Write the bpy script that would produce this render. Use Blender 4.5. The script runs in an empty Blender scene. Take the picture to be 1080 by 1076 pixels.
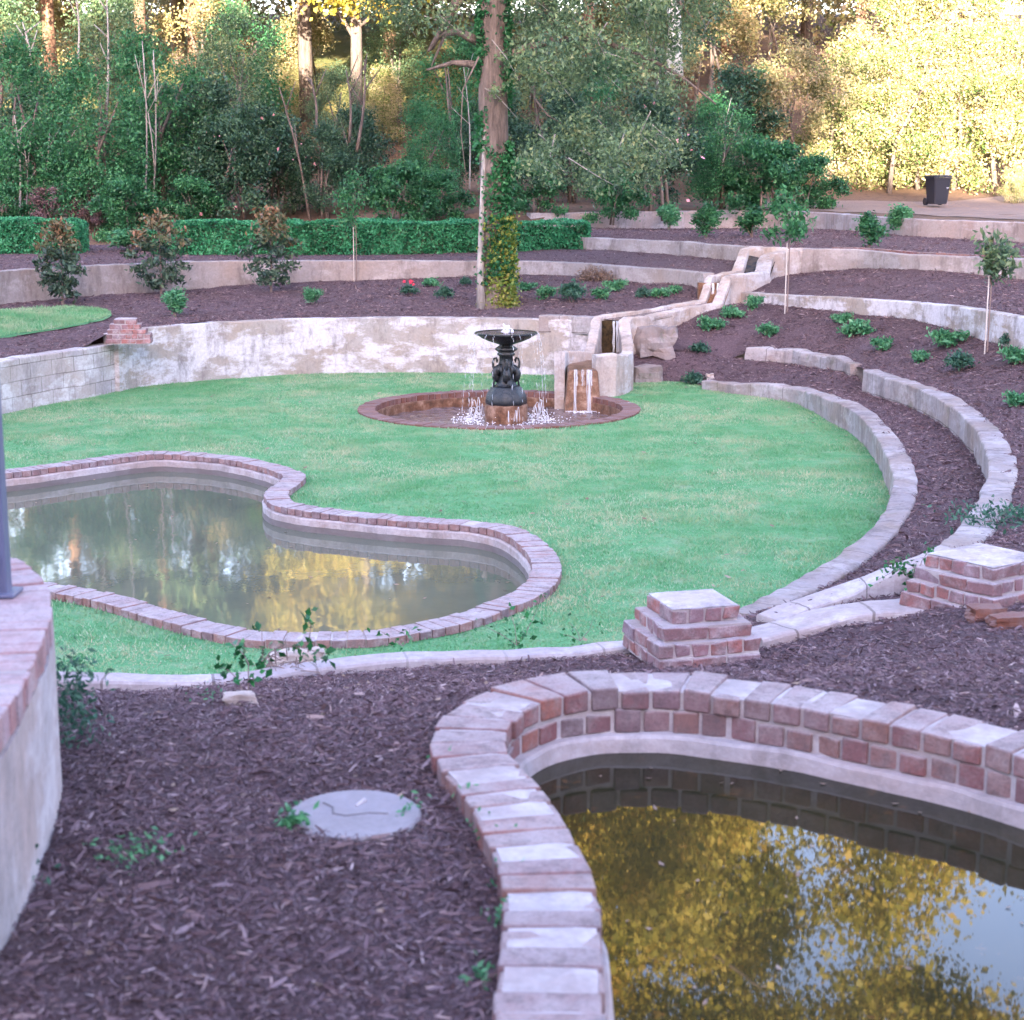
import bpy, math, random
import numpy as np
from mathutils import Vector, noise, Matrix
from mathutils.geometry import delaunay_2d_cdt

random.seed(7); RNG = np.random.default_rng(7)
SC = bpy.context.scene
COL = SC.collection

# ------------------------------------------------------------------ camera, sky, sun, exposure
CAM_Z = 3.6; PITCH = math.radians(11.25); F = 1800.0
cd = bpy.data.cameras.new('camera'); cam = bpy.data.objects.new('camera', cd); COL.objects.link(cam)
cd.sensor_width = 36; cd.lens = 60; cd.clip_end = 5000; cd.clip_start = 0.05
cam.location = (0, 0, CAM_Z); cam.rotation_euler = (math.pi/2 - PITCH, 0, 0)
cd.dof.use_dof = True; cd.dof.focus_distance = 20; cd.dof.aperture_fstop = 5.6
SC.camera = cam
SUN_E = 11.0; SUN_AZ = 184.0          # sun stands behind the viewer
w = bpy.data.worlds.new('World'); SC.world = w; w.use_nodes = True
nt = w.node_tree; bg = nt.nodes['Background']
sky = nt.nodes.new('ShaderNodeTexSky'); sky.sky_type = 'NISHITA'; sky.sun_disc = False
sky.sun_elevation = math.radians(SUN_E + 12); sky.sun_elevation = math.radians(SUN_E)
sky.sun_rotation = math.radians(SUN_AZ); sky.air_density = 1.0; sky.dust_density = 1.5; sky.ozone_density = 1.0
tint = nt.nodes.new('ShaderNodeMixRGB'); tint.blend_type = 'MULTIPLY'; tint.inputs[0].default_value = 1
tint.inputs[2].default_value = (1.12, .95, 1.08, 1); nt.links.new(sky.outputs[0], tint.inputs[1]); nt.links.new(tint.outputs[0], bg.inputs[0]); bg.inputs[1].default_value = 0.15
sl = bpy.data.lights.new('sun', 'SUN'); sun = bpy.data.objects.new('sun', sl); COL.objects.link(sun)
sl.energy = 3.6; sl.angle = math.radians(0.5); sl.color = (1.0, 0.86, 0.66)
az = math.radians(SUN_AZ); el = math.radians(SUN_E)
sdir = Vector((math.sin(az)*math.cos(el), math.cos(az)*math.cos(el), math.sin(el)))
sun.rotation_euler = sdir.to_track_quat('Z', 'Y').to_euler()
SC.view_settings.view_transform = 'Standard'; SC.view_settings.look = 'None'
SC.view_settings.exposure = 3.52; SC.view_settings.gamma = 1.0
SC.render.engine = 'CYCLES'; SC.cycles.use_denoising = True
SC.cycles.max_bounces = 6; SC.cycles.transparent_max_bounces = 12

# ------------------------------------------------------------------ helpers
CP, SP = math.cos(PITCH), math.sin(PITCH)
def ray(px, py):
    u = (px-540)/F; v = (538-py)/F
    return Vector((u, CP + v*SP, -SP + v*CP))
def P(px, py, z):
    d = ray(px, py); t = (z-CAM_Z)/d.z
    return Vector((d.x*t, d.y*t, z))
def at(px, py, Y):
    d = ray(px, py); t = Y/d.y
    return Vector((d.x*t, Y, CAM_Z + d.z*t))
def hit(px, py, zf, y0=2.0, y1=110.0):
    """march along the pixel's ray until it meets the surface"""
    d = ray(px, py); Y = np.arange(y0, y1, .1); t = Y/d.y
    g = zf(d.x*t, Y); zr = CAM_Z + d.z*t; k = np.nonzero(zr <= g)[0]
    i = k[0] if len(k) else len(Y)-1
    return Vector((d.x*t[i], Y[i], float(g[i])))

def smooth_path(pts, step=0.15, closed=False):
    pts = [np.array(p, float) for p in pts]; n = len(pts); out = []
    rng = range(n) if closed else range(n-1)
    for i in rng:
        g = (lambda k: pts[k % n]) if closed else (lambda k: pts[min(max(k, 0), n-1)])
        p0, p1, p2, p3 = g(i-1), g(i), g(i+1), g(i+2)
        L = np.linalg.norm((p2-p1)[:2]); m = max(1, int(L/step))
        for k in range(m):
            t = k/m
            out.append(0.5*((2*p1) + (p2-p0)*t + (2*p0-5*p1+4*p2-p3)*t*t + (3*p1-p0-3*p2+p3)*t**3))
    if not closed: out.append(pts[-1])
    return np.array(out)

def normals2d(p, closed=False):
    q = p[:, :2]
    if closed: d = np.roll(q, -1, 0) - np.roll(q, 1, 0)
    else:
        d = np.gradient(q, axis=0)
    d /= np.maximum(np.linalg.norm(d, axis=1, keepdims=True), 1e-9)
    return np.stack([-d[:, 1], d[:, 0]], 1)          # left normal
def offset(p, a, closed=False):
    n = normals2d(p, closed); q = p.copy(); q[:, :2] += n*a; return q
def resample(p, step, closed=False):
    q = np.vstack([p, p[:1]]) if closed else p
    s = np.concatenate([[0], np.cumsum(np.linalg.norm(np.diff(q[:, :2], axis=0), axis=1))])
    n = max(2, int(round(s[-1]/step))); t = np.linspace(0, s[-1], n+1)
    r = np.stack([np.interp(t, s, q[:, k]) for k in range(q.shape[1])], 1)
    return r[:-1] if closed else r

def tag(o, label=None, cat=None, group=None, kind=None):
    if label: o['label'] = label
    if cat: o['category'] = cat
    if group: o['group'] = group
    if kind: o['kind'] = kind
    return o
def thing(name, label, cat, loc=(0, 0, 0), rz=0, group=None):
    o = bpy.data.objects.new(name, None); COL.objects.link(o); o.location = loc; o.rotation_euler = (0, 0, rz)
    o.empty_display_size = 0.2
    return tag(o, label, cat, group)

def np_mesh(name, V, Fq, mat, parent=None, smooth=False, uv=None):
    """V (N,3); Fq (M,k) all faces of the same size"""
    V = np.asarray(V, np.float32); Fq = np.asarray(Fq, np.int32); k = Fq.shape[1]; M = Fq.shape[0]
    me = bpy.data.meshes.new(name)
    me.vertices.add(len(V)); me.vertices.foreach_set('co', V.ravel())
    me.loops.add(M*k); me.loops.foreach_set('vertex_index', Fq.ravel())
    me.polygons.add(M); me.polygons.foreach_set('loop_start', np.arange(M, dtype=np.int32)*k)
    me.polygons.foreach_set('loop_total', np.full(M, k, np.int32))
    if smooth: me.polygons.foreach_set('use_smooth', np.ones(M, bool))
    me.update(); me.validate()
    me.materials.append(mat)
    o = bpy.data.objects.new(name, me); COL.objects.link(o)
    if parent: o.parent = parent
    return o

class MB:
    def __init__(s): s.v = []; s.f = []; s.uv = []
    def add(s, vs, fs, uvs=None):
        b = len(s.v); s.v += [tuple(v) for v in vs]; s.f += [tuple(b+i for i in f) for f in fs]
        s.uv += list(uvs) if uvs is not None else [(0, 0)]*len(vs)
        return s
    def box(s, x0, x1, y0, y1, z0, z1, j=0.0, M=None):
        vs = [(x, y, z) for z in (z0, z1) for y in (y0, y1) for x in (x0, x1)]
        vs = [Vector((a+random.uniform(-j, j), b+random.uniform(-j, j), c+random.uniform(-j, j))) for a, b, c in vs]
        if M is not None: vs = [M @ v for v in vs]
        return s.add(vs, [(0, 2, 3, 1), (4, 5, 7, 6), (0, 1, 5, 4), (2, 6, 7, 3), (0, 4, 6, 2), (1, 3, 7, 5)])
    def hexa(s, lo, hi):
        """lo, hi: 4 points each, counterclockwise from above"""
        return s.add(list(lo)+list(hi), [(3, 2, 1, 0), (4, 5, 6, 7), (0, 1, 5, 4), (1, 2, 6, 5), (2, 3, 7, 6), (3, 0, 4, 7)])
    def tube(s, pts, rad, seg=7, cap=True):
        pts = [Vector(p) for p in pts]; n = len(pts)
        if not hasattr(rad, '__len__'): rad = [rad]*n
        vs = []; ref = Vector((0.3, 0.9, 0.2)).normalized()
        for i, p in enumerate(pts):
            t = (pts[min(i+1, n-1)] - pts[max(i-1, 0)])
            t = t.normalized() if t.length > 1e-9 else Vector((0, 0, 1))
            a = t.cross(ref)
            if a.length < 0.15: a = t.cross(Vector((1, 0, 0)))
            a.normalize(); b = t.cross(a)
            for k in range(seg):
                an = 2*math.pi*k/seg
                vs.append(p + (a*math.cos(an) + b*math.sin(an))*rad[i])
        fs = [(i*seg+k, i*seg+(k+1) % seg, (i+1)*seg+(k+1) % seg, (i+1)*seg+k) for i in range(n-1) for k in range(seg)]
        if cap: fs += [tuple(range(seg-1, -1, -1)), tuple((n-1)*seg+k for k in range(seg))]
        return s.add(vs, fs)
    def lathe(s, prof, seg=32, c=(0, 0, 0), lobes=0, amp=0):
        vs = []
        for r, z in prof:
            for k in range(seg):
                a = 2*math.pi*k/seg; rr = r*(1+amp*math.cos(lobes*a)) if lobes else r
                vs.append((c[0]+rr*math.cos(a), c[1]+rr*math.sin(a), c[2]+z))
        n = len(prof)
        fs = [(i*seg+k, i*seg+(k+1) % seg, (i+1)*seg+(k+1) % seg, (i+1)*seg+k) for i in range(n-1) for k in range(seg)]
        return s.add(vs, fs)
    def blob(s, c, r, seg=8, j=0.15):
        c = Vector(c); rx, ry, rz = (r, r, r) if not hasattr(r, '__len__') else r
        vs = []; ph = [i*math.pi/(seg//2) for i in range(seg//2+1)]
        for p_ in ph:
            for k in range(seg):
                a = 2*math.pi*k/seg; q = 1+random.uniform(-j, j)
                vs.append(c+Vector((rx*q*math.sin(p_)*math.cos(a), ry*q*math.sin(p_)*math.sin(a), rz*q*math.cos(p_))))
        fs = [(i*seg+k, (i+1)*seg+k, (i+1)*seg+(k+1) % seg, i*seg+(k+1) % seg) for i in range(len(ph)-1) for k in range(seg)]
        return s.add(vs, fs)
    def build(s, name, mat, parent=None, smooth=False, bevel=0, seg=2):
        me = bpy.data.meshes.new(name); me.from_pydata([tuple(v) for v in s.v], [], s.f)
        uvl = me.uv_layers.new(name='UVMap')
        idx = np.zeros(len(me.loops), np.int32); me.loops.foreach_get('vertex_index', idx)
        uvl.data.foreach_set('uv', np.array(s.uv, np.float32)[idx].ravel())
        if smooth: me.polygons.foreach_set('use_smooth', np.ones(len(me.polygons), bool))
        me.update(); me.materials.append(mat)
        o = bpy.data.objects.new(name, me); COL.objects.link(o)
        if parent: o.parent = parent
        if bevel:
            b = o.modifiers.new('bevel', 'BEVEL'); b.width = bevel; b.segments = seg; b.limit_method = 'ANGLE'; b.angle_limit = 0.6
        return o

# ---- leaves
def rand_dirs(n, zb=0.0, zs=1.0):
    d = RNG.normal(size=(n, 3)); d[:, 2] = d[:, 2]*zs + zb
    return d/np.maximum(np.linalg.norm(d, axis=1, keepdims=True), 1e-6)
def leaf_geo(C, L, W, zb=0.0, zs=1.0, fold=0.15, flat=0.0):
    """diamond leaves at the points C"""
    n = len(C); a = rand_dirs(n, zb, zs); r = rand_dirs(n)
    if flat: r[:, 2] += flat*np.sign(r[:, 2]+1e-9)
    b = np.cross(a, r); b /= np.maximum(np.linalg.norm(b, axis=1, keepdims=True), 1e-6)
    c = np.cross(a, b)
    s = RNG.uniform(0.65, 1.3, (n, 1)); L = L*s; W = W*s
    v0 = C - a*L*0.5; v2 = C + a*L*0.5 + c*L*fold*0.5; m = C + a*L*0.05 - c*L*fold*0.3
    V = np.stack([v0, m+b*W*0.5, v2, m-b*W*0.5], 1).reshape(-1, 3)
    return V, np.arange(n*4).reshape(-1, 4)
def blob_points(n, c, r, shell=0.55):
    d = RNG.normal(size=(n, 3)); d /= np.linalg.norm(d, axis=1, keepdims=True)
    rr = RNG.uniform(shell, 1.0, (n, 1))**0.7
    return np.asarray(c) + d*rr*np.asarray(r)
def clump_points(clumps, n):
    vol = np.array([np.mean(np.atleast_1d(r))**2 for c, r in clumps]); k = np.maximum(1, (n*vol/vol.sum()).astype(int))
    return np.concatenate([np.asarray(c)+RNG.normal(size=(m, 3))*np.asarray(r)*0.45 for (c, r), m in zip(clumps, k)])

# ---- terrain patches
def tps(ctrl, lam=1e-3):
    C = np.array(ctrl, float); n = len(C); X = C[:, :2]
    def U(r2): return 0.5*r2*np.log(r2+1e-12)
    K = U(((X[:, None]-X[None])**2).sum(-1)) + lam*np.eye(n)
    Pm = np.hstack([np.ones((n, 1)), X]); A = np.zeros((n+3, n+3)); A[:n, :n] = K; A[:n, n:] = Pm; A[n:, :n] = Pm.T
    sol = np.linalg.lstsq(A, np.concatenate([C[:, 2], np.zeros(3)]), rcond=None)[0]
    def f(x, y):
        x = np.atleast_1d(np.asarray(x, float)); y = np.atleast_1d(np.asarray(y, float))
        r2 = (x[:, None]-X[None, :, 0])**2 + (y[:, None]-X[None, :, 1])**2
        z = U(r2) @ sol[:n] + sol[n] + sol[n+1]*x + sol[n+2]*y
        return z if len(z) > 1 else float(z[0])
    return f
def inside(pts, poly):
    x, y = pts[:, 0], pts[:, 1]; c = np.zeros(len(pts), bool); n = len(poly)
    for i in range(n):
        x0, y0 = poly[i][0], poly[i][1]; x1, y1 = poly[(i+1) % n][0], poly[(i+1) % n][1]
        m = ((y0 > y) != (y1 > y)); 
        if y1 != y0: c ^= m & (x < (x1-x0)*(y-y0)/(y1-y0)+x0)
    return c
def patch(name, outer, holes, grid, zf, mat, bump=0.0, bs=3.0, dz=0.0):
    outer = np.array([(p[0], p[1]) for p in outer]); holes = [np.array([(p[0], p[1]) for p in h]) for h in holes]
    x0, y0 = outer.min(0); x1, y1 = outer.max(0)
    gx, gy = np.meshgrid(np.arange(x0, x1, grid), np.arange(y0, y1, grid)); g = np.stack([gx.ravel(), gy.ravel()], 1)
    g += RNG.uniform(-.3, .3, g.shape)*grid
    k = inside(g, outer)
    for h in holes: k &= ~inside(g, h)
    g = g[k]
    pts = []; edges = []
    for loop in [outer]+holes:
        lp = []
        for i in range(len(loop)):
            a, b = loop[i], loop[(i+1) % len(loop)]; m = max(1, int(np.linalg.norm(b-a)/grid))
            for t in range(m): lp.append(a+(b-a)*t/m)
        s = len(pts); pts += lp; n = len(lp); edges += [(s+i, s+(i+1) % n) for i in range(n)]
    allp = [Vector((float(a[0]), float(a[1]))) for a in pts] + [Vector((float(a[0]), float(a[1]))) for a in g]
    v, e, f, *_ = delaunay_2d_cdt(allp, edges, [], 0, 1e-5)
    V = np.array([(q.x, q.y) for q in v]); T = np.array([t for t in f if len(t) == 3])
    c = V[T].mean(1); k = inside(c, outer)
    for h in holes: k &= ~inside(c, h)
    T = T[k]
    z = np.atleast_1d(zf(V[:, 0], V[:, 1])).astype(float) + dz if callable(zf) else np.full(len(V), float(zf)) + dz
    if bump:
        z = z + np.array([noise.noise((a*bs, b*bs, 0))*bump + noise.noise((a*bs*3.1, b*bs*3.1, 5))*bump*.4 for a, b in V])
    area = np.cross(V[T[:, 1]]-V[T[:, 0]], V[T[:, 2]]-V[T[:, 0]])
    T[area < 0] = T[area < 0][:, ::-1]
    o = np_mesh(name, np.column_stack([V, z]), T, mat, smooth=True)
    o['kind'] = 'structure'
    return o

# ------------------------------------------------------------------ materials
def S(r, g, b):                      # sRGB 0-255 -> linear
    f = lambda c: (c/255/12.92) if c/255 <= .04045 else ((c/255+.055)/1.055)**2.4
    return (f(r), f(g), f(b), 1)
class Mat:
    def __init__(s, name, rough=0.9):
        s.m = bpy.data.materials.new(name); s.m.use_nodes = True; s.t = s.m.node_tree
        s.b = s.t.nodes['Principled BSDF']; s.b.inputs['Roughness'].default_value = rough
        s.b.inputs['Specular IOR Level'].default_value = 0.25
        s.tc = s.t.nodes.new('ShaderNodeTexCoord')
    def n(s, kind, **kw):
        nd = s.t.nodes.new('ShaderNode'+kind)
        for k, v in kw.items(): setattr(nd, k, v)
        return nd
    def l(s, a, b): s.t.links.new(a, b); return s
    def noise(s, scale, detail=4, rough=.6, coord='Object', stretch=None, dist=0):
        nd = s.n('TexNoise'); nd.inputs['Scale'].default_value = scale; nd.inputs['Detail'].default_value = detail
        nd.inputs['Roughness'].default_value = rough; nd.inputs['Distortion'].default_value = dist
        if stretch:
            mp = s.n('Mapping'); mp.inputs['Scale'].default_value = stretch
            s.l(s.tc.outputs[coord], mp.inputs[0]); s.l(mp.outputs[0], nd.inputs['Vector'])
        else: s.l(s.tc.outputs[coord], nd.inputs['Vector'])
        return nd.outputs['Fac']
    def ramp(s, fac, stops, interp='LINEAR'):
        r = s.n('ValToRGB'); cr = r.color_ramp; cr.interpolation = interp
        while len(cr.elements) < len(stops): cr.elements.new(0.5)
        for e, (p, c) in zip(cr.elements, stops):
            e.position = p; e.color = c if hasattr(c, '__len__') else (c, c, c, 1)
        s.l(fac, r.inputs[0]); return r.outputs[0]
    def mix(s, fac, a, b, mode='MIX'):
        m = s.n('MixRGB', blend_type=mode)
        for i, x in ((0, fac), (1, a), (2, b)):
            if hasattr(x, 'is_linked') or hasattr(x, 'node'): s.l(x, m.inputs[i])
            else: m.inputs[i].default_value = x
        return m.outputs[0]
    def island(s): return s.n('NewGeometry').outputs['Random Per Island']
    def color(s, x):
        if hasattr(x, 'node'): s.l(x, s.b.inputs['Base Color'])
        else: s.b.inputs['Base Color'].default_value = x
        return s
    def bump(s, h, strength=.4, dist=.02):
        b = s.n('Bump'); b.inputs['Strength'].default_value = strength; b.inputs['Distance'].default_value = dist
        s.l(h, b.inputs['Height']); s.l(b.outputs[0], s.b.inputs['Normal']); return s
    def translucent(s, col, fac=.35):
        tr = s.n('BsdfTranslucent'); mx = s.n('MixShader'); mx.inputs[0].default_value = fac
        if hasattr(col, 'node'): s.l(col, tr.inputs[0])
        else: tr.inputs[0].default_value = col
        out = s.t.nodes['Material Output']
        s.l(s.b.outputs[0], mx.inputs[1]); s.l(tr.outputs[0], mx.inputs[2]); s.l(mx.outputs[0], out.inputs[0]); return s

def leaf_mat(name, cols, rough=.45, fac=.3, clump=1.3, spread=.9):
    m = Mat(name, rough); m.b.inputs['Specular IOR Level'].default_value = .4
    stops = [(i/(len(cols)-1) if len(cols) > 1 else 0, c) for i, c in enumerate(cols)]
    a = m.n('Math', operation='MULTIPLY_ADD'); nz = m.noise(clump, 2)
    m.l(m.island(), a.inputs[0]); a.inputs[1].default_value = spread*.6
    b = m.n('Math', operation='MULTIPLY_ADD'); m.l(nz, b.inputs[0]); b.inputs[1].default_value = 1.5; b.inputs[2].default_value = -.55
    m.l(b.outputs[0], a.inputs[2])
    c = m.ramp(a.outputs[0], stops); m.color(c); m.translucent(c, fac); return m.m

def concrete_mat(name, base=(.46, .42, .44, 1), warm=(.42, .33, .28, 1), dark=(.14, .12, .12, 1), white=(.7, .69, .72, 1), dk=.5, wh=.5, blocks=None, moss=0.0, wpos=.5):
    m = Mat(name, .92)
    c = m.mix(m.ramp(m.noise(1.3, 5, .65), [(.35, 0.), (.62, 1.)]), base, warm)
    c = m.mix(m.ramp(m.noise(1.1, 6, .7, stretch=(1, 1, 2.2)), [(wpos, 0.), (wpos+.08, wh)]), c, white)
    c = m.mix(m.ramp(m.noise(3.2, 7, .75, stretch=(1, 1, .35)), [(.5, 0.), (.68, dk)]), c, dark)
    c = m.mix(m.ramp(m.noise(8, 6, .75), [(.55, 0.), (.72, dk*.6)]), c, dark)
    c = m.mix(m.ramp(m.noise(22, 4, .7), [(.3, .35), (.7, 0.)]), c, dark)
    h = m.noise(35, 6, .7)
    if moss: c = m.mix(m.ramp(m.noise(2.6, 4, .7), [(.6, 0.), (.72, moss)]), c, (.06, .11, .035, 1))
    if blocks:
        br = m.n('TexBrick'); br.inputs['Scale'].default_value = 1; br.inputs['Mortar Size'].default_value = .008
        br.inputs['Brick Width'].default_value = blocks[0]; br.inputs['Row Height'].default_value = blocks[1]
        br.inputs['Color1'].default_value = (1, 1, 1, 1); br.inputs['Color2'].default_value = (.8, .78, .8, 1); br.inputs['Mortar'].default_value = (.42, .4, .38, 1)
        m.l(m.tc.outputs['UV'], br.inputs['Vector'])
        msk = m.ramp(m.noise(.8, 3), [(.35, .35), (.6, .95)])
        c = m.mix(msk, c, m.mix(1.0, c, br.outputs['Color'], 'MULTIPLY'))
    m.color(c).bump(h, .5, .012); return m.m

def brick_mat(name, cols, wash=.5, top=.75, washc=(.55, .47, .49, 1), dk=.5):
    m = Mat(name, .9)
    c = m.ramp(m.island(), [(i/(len(cols)-1), k) for i, k in enumerate(cols)])
    c = m.mix(m.ramp(m.noise(9, 6, .7), [(.45, 0.), (.7, wash)]), c, washc)
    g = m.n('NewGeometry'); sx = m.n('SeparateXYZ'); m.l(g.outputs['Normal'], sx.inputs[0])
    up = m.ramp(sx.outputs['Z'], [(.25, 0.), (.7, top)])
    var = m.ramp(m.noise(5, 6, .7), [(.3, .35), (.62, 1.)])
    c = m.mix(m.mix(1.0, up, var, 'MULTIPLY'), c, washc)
    c = m.mix(m.ramp(m.noise(11, 7, .8), [(.48, 0.), (.68, dk)]), c, (.12, .095, .1, 1)); c = m.mix(m.ramp(m.noise(90, 4, .7), [(.35, .35), (.5, 0.)]), c, (.1, .07, .07, 1))
    m.color(c).bump(m.noise(60, 6, .75), .8, .012); return m.m

M = {}
M['concrete'] = concrete_mat('concrete_weathered', base=(.36, .335, .35, 1), warm=(.33, .28, .265, 1), white=(.52, .49, .52, 1), dk=.75)
M['concrete_white'] = concrete_mat('concrete_lime_stained', base=(.38, .355, .35, 1), warm=(.35, .29, .25, 1), white=(.6, .58, .63, 1), wh=.95, dk=.8, wpos=.465)
M['concrete_block'] = concrete_mat('concrete_block', base=(.5, .47, .49, 1), warm=(.45, .39, .37, 1), wh=.7, dk=.5, blocks=(.5, .24))
M['concrete_stone'] = concrete_mat('stone_block', base=(.34, .31, .325, 1), warm=(.3, .24, .22, 1), dk=.9, wh=.25, blocks=(.75, .9), moss=.4)
M['curb'] = concrete_mat('curb_stone', base=(.42, .38, .41, 1), warm=(.4, .34, .34, 1), dk=.35, wh=.35, blocks=(.55, 1.4))
M['plaster'] = concrete_mat('painted_plaster', base=(.4, .365, .385, 1), warm=(.38, .3, .29, 1), white=(.56, .52, .56, 1), wh=.5, dk=.6)
M['cover'] = concrete_mat('cover_concrete', base=(.27, .25, .28, 1), warm=(.25, .23, .25, 1), white=(.36, .34, .38, 1), wh=.3, dk=.35)
reds = [S(112, 92, 100), S(136, 92, 90), S(122, 82, 86), S(140, 102, 94), S(108, 92, 98), S(128, 92, 90), S(146, 116, 112), S(120, 96, 104), S(148, 96, 84)]
pale = [S(178, 156, 164), S(170, 140, 148), S(184, 164, 170), S(166, 146, 158), S(180, 150, 152), S(172, 154, 160)]
M['brick'] = brick_mat('old_red_brick', reds, wash=.6, top=.96, washc=(.38, .32, .325, 1), dk=.75)
M['brick_edge'] = brick_mat('worn_edge_brick', [S(132, 108, 108), S(146, 112, 108), S(120, 100, 106), S(140, 102, 96)], wash=.75, top=.97, washc=(.4, .35, .37, 1), dk=.7)
M['brick_pier'] = brick_mat('pier_brick', [S(140, 96, 92), S(120, 96, 102), S(158, 98, 88), S(128, 106, 116), S(146, 92, 86)], wash=.75, top=.95, washc=(.42, .37, .4, 1), dk=.8)
M['brick_rust'] = brick_mat('basin_brick', [S(120, 76, 62), S(112, 82, 76), S(104, 64, 52), S(128, 92, 84)], wash=.3, top=.35, washc=(.3, .24, .25, 1))
M['brick_pink'] = brick_mat('platform_brick', [S(166, 128, 128), S(158, 112, 112), S(170, 142, 148), S(150, 104, 102)], wash=.85, top=.7, washc=(.46, .4, .42, 1), dk=.5)
M['mortar'] = concrete_mat('mortar', base=(.4, .35, .36, 1), warm=(.36, .3, .3, 1), dk=.4, wh=.3)

def mulch_mat():
    m = Mat('shredded_bark_mulch', .95)
    n1 = m.noise(38, 6, .8, stretch=(1, .55, 1), dist=1.2); n2 = m.noise(70, 5, .8, stretch=(.5, 1, 1), dist=1.5)
    mx = m.mix(.5, n1, n2)
    c = m.ramp(mx, [(.36, (.05, .031, .038, 1)), (.5, (.12, .08, .093, 1)), (.62, (.19, .133, .15, 1)), (.72, (.27, .2, .22, 1))])
    c = m.mix(m.ramp(m.noise(.7, 3), [(.4, 0.), (.7, .35)]), c, (.09, .055, .05, 1))
    m.color(c).bump(mx, 1.0, .03); return m.m
M['mulch'] = mulch_mat()
def flat_mat(name, c, rough=.9, metal=0, spec=.25):
    m = Mat(name, rough); m.color(c); m.b.inputs['Metallic'].default_value = metal; m.b.inputs['Specular IOR Level'].default_value = spec
    return m
def chip_mat():
    m = Mat('mulch_chips', .9)
    c = m.ramp(m.island(), [(0, (.065, .041, .05, 1)), (.35, (.115, .076, .09, 1)), (.7, (.155, .108, .124, 1)), (.93, (.21, .155, .172, 1)), (1, (.38, .3, .3, 1))])
    m.color(c); return m.m
M['chips'] = chip_mat()
def dirt_mat(name, a, b, c_):
    m = Mat(name, .97)
    c = m.mix(m.ramp(m.noise(.5, 5, .7), [(.4, 0.), (.6, 1.)]), a, b)
    c = m.mix(m.ramp(m.noise(6, 6, .8), [(.5, 0.), (.68, .8)]), c, c_)
    m.color(c).bump(m.noise(14, 6, .8), .6, .05); return m.m
M['litter'] = dirt_mat('leaf_litter', (.12, .075, .055, 1), (.2, .12, .08, 1), (.05, .045, .03, 1))
M['path'] = dirt_mat('sandy_path', (.25, .18, .15, 1), (.3, .21, .17, 1), (.18, .13, .11, 1))
M['meadow'] = dirt_mat('dry_grass_slope', (.16, .17, .06, 1), (.24, .2, .08, 1), (.09, .11, .04, 1))
def lawn_mat():
    m = Mat('lawn_turf', .95)
    c = m.ramp(m.noise(2.2, 7, .75), [(.3, (.09, .3, .12, 1)), (.5, (.15, .4, .18, 1)), (.62, (.26, .42, .24, 1)), (.74, (.42, .42, .3, 1))])
    c = m.mix(m.ramp(m.noise(40, 5, .8), [(.4, .45), (.6, 0.)]), c, (.03, .12, .05, 1))
    m.color(c).bump(m.noise(60, 5, .8), .8, .03); return m.m
M['lawn'] = lawn_mat()
def grass_mat():
    m = Mat('grass_blades', .7)
    c = m.ramp(m.island(), [(0, (.09, .27, .11, 1)), (.5, (.18, .39, .2, 1)), (.78, (.3, .47, .3, 1)), (1, (.52, .48, .38, 1))])
    c = m.mix(m.ramp(m.noise(1.1, 7, .75), [(.43, 0.), (.62, .85)]), c, (.48, .46, .31, 1)); c = m.mix(m.ramp(m.noise(.45, 4, .6), [(.4, .7), (.58, 0.)]), c, (.09, .32, .13, 1))
    m.color(c); m.translucent(c, .3); return m.m
M['grass'] = grass_mat()

def water_mat(name, c1, c2, ripple=.05, rscale=3, rough=.015, scum=None, ring=None, litter=None):
    m = Mat(name, rough)
    c = m.mix(m.ramp(m.noise(.9, 5, .7), [(.35, 0.), (.65, 1.)]), c1, c2)
    if litter: c = m.mix(m.ramp(m.noise(9, 4, .8), [(.63, 0.), (.68, .7)]), c, litter)
    m.color(c); m.b.inputs['IOR'].default_value = 1.333; m.b.inputs['Specular IOR Level'].default_value = .5
    h = m.noise(rscale, 3, .5, stretch=(1, .6, 1))
    if ring:
        mp = m.n('Mapping'); mp.inputs['Location'].default_value = (-ring[0], -ring[1], 0)
        m.l(m.tc.outputs['Object'], mp.inputs[0])
        wv = m.n('TexWave', wave_type='RINGS', rings_direction='Z'); wv.inputs['Scale'].default_value = 7; wv.inputs['Distortion'].default_value = 1.5
        wv.inputs['Detail'].default_value = 1
        m.l(mp.outputs[0], wv.inputs[0])
        gl = m.n('VectorMath', operation='LENGTH'); m.l(mp.outputs[0], gl.inputs[0])
        fall = m.ramp(gl.outputs['Value'], [(0, 1.), (ring[2], 0.)])
        h = m.mix(1.0, h, m.mix(1.0, wv.outputs[1], fall, 'MULTIPLY'), 'ADD')
    m.bump(h, ripple, .05); return m.m

def bark_mat(name, a, b, sc=10):
    m = Mat(name, .95); n1 = m.noise(sc, 6, .75, stretch=(1, 1, .15))
    m.color(m.ramp(n1, [(.35, a), (.65, b)])).bump(n1, .9, .04); return m.m
M['bark'] = bark_mat('grey_brown_bark', (.07, .055, .05, 1), (.24, .19, .17, 1))
M['bark_pale'] = bark_mat('pale_bark', (.22, .2, .19, 1), (.45, .42, .41, 1))
M['bark_red'] = bark_mat('pine_bark', (.1, .055, .04, 1), (.28, .17, .12, 1))
M['twig'] = flat_mat('dry_twig', (.2, .15, .14, 1)).m
M['stake'] = flat_mat('stake_wood', (.5, .45, .42, 1)).m
M['white_upright'] = bark_mat('white_upright', (.6, .56, .5, 1), (.85, .8, .75, 1))
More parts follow.
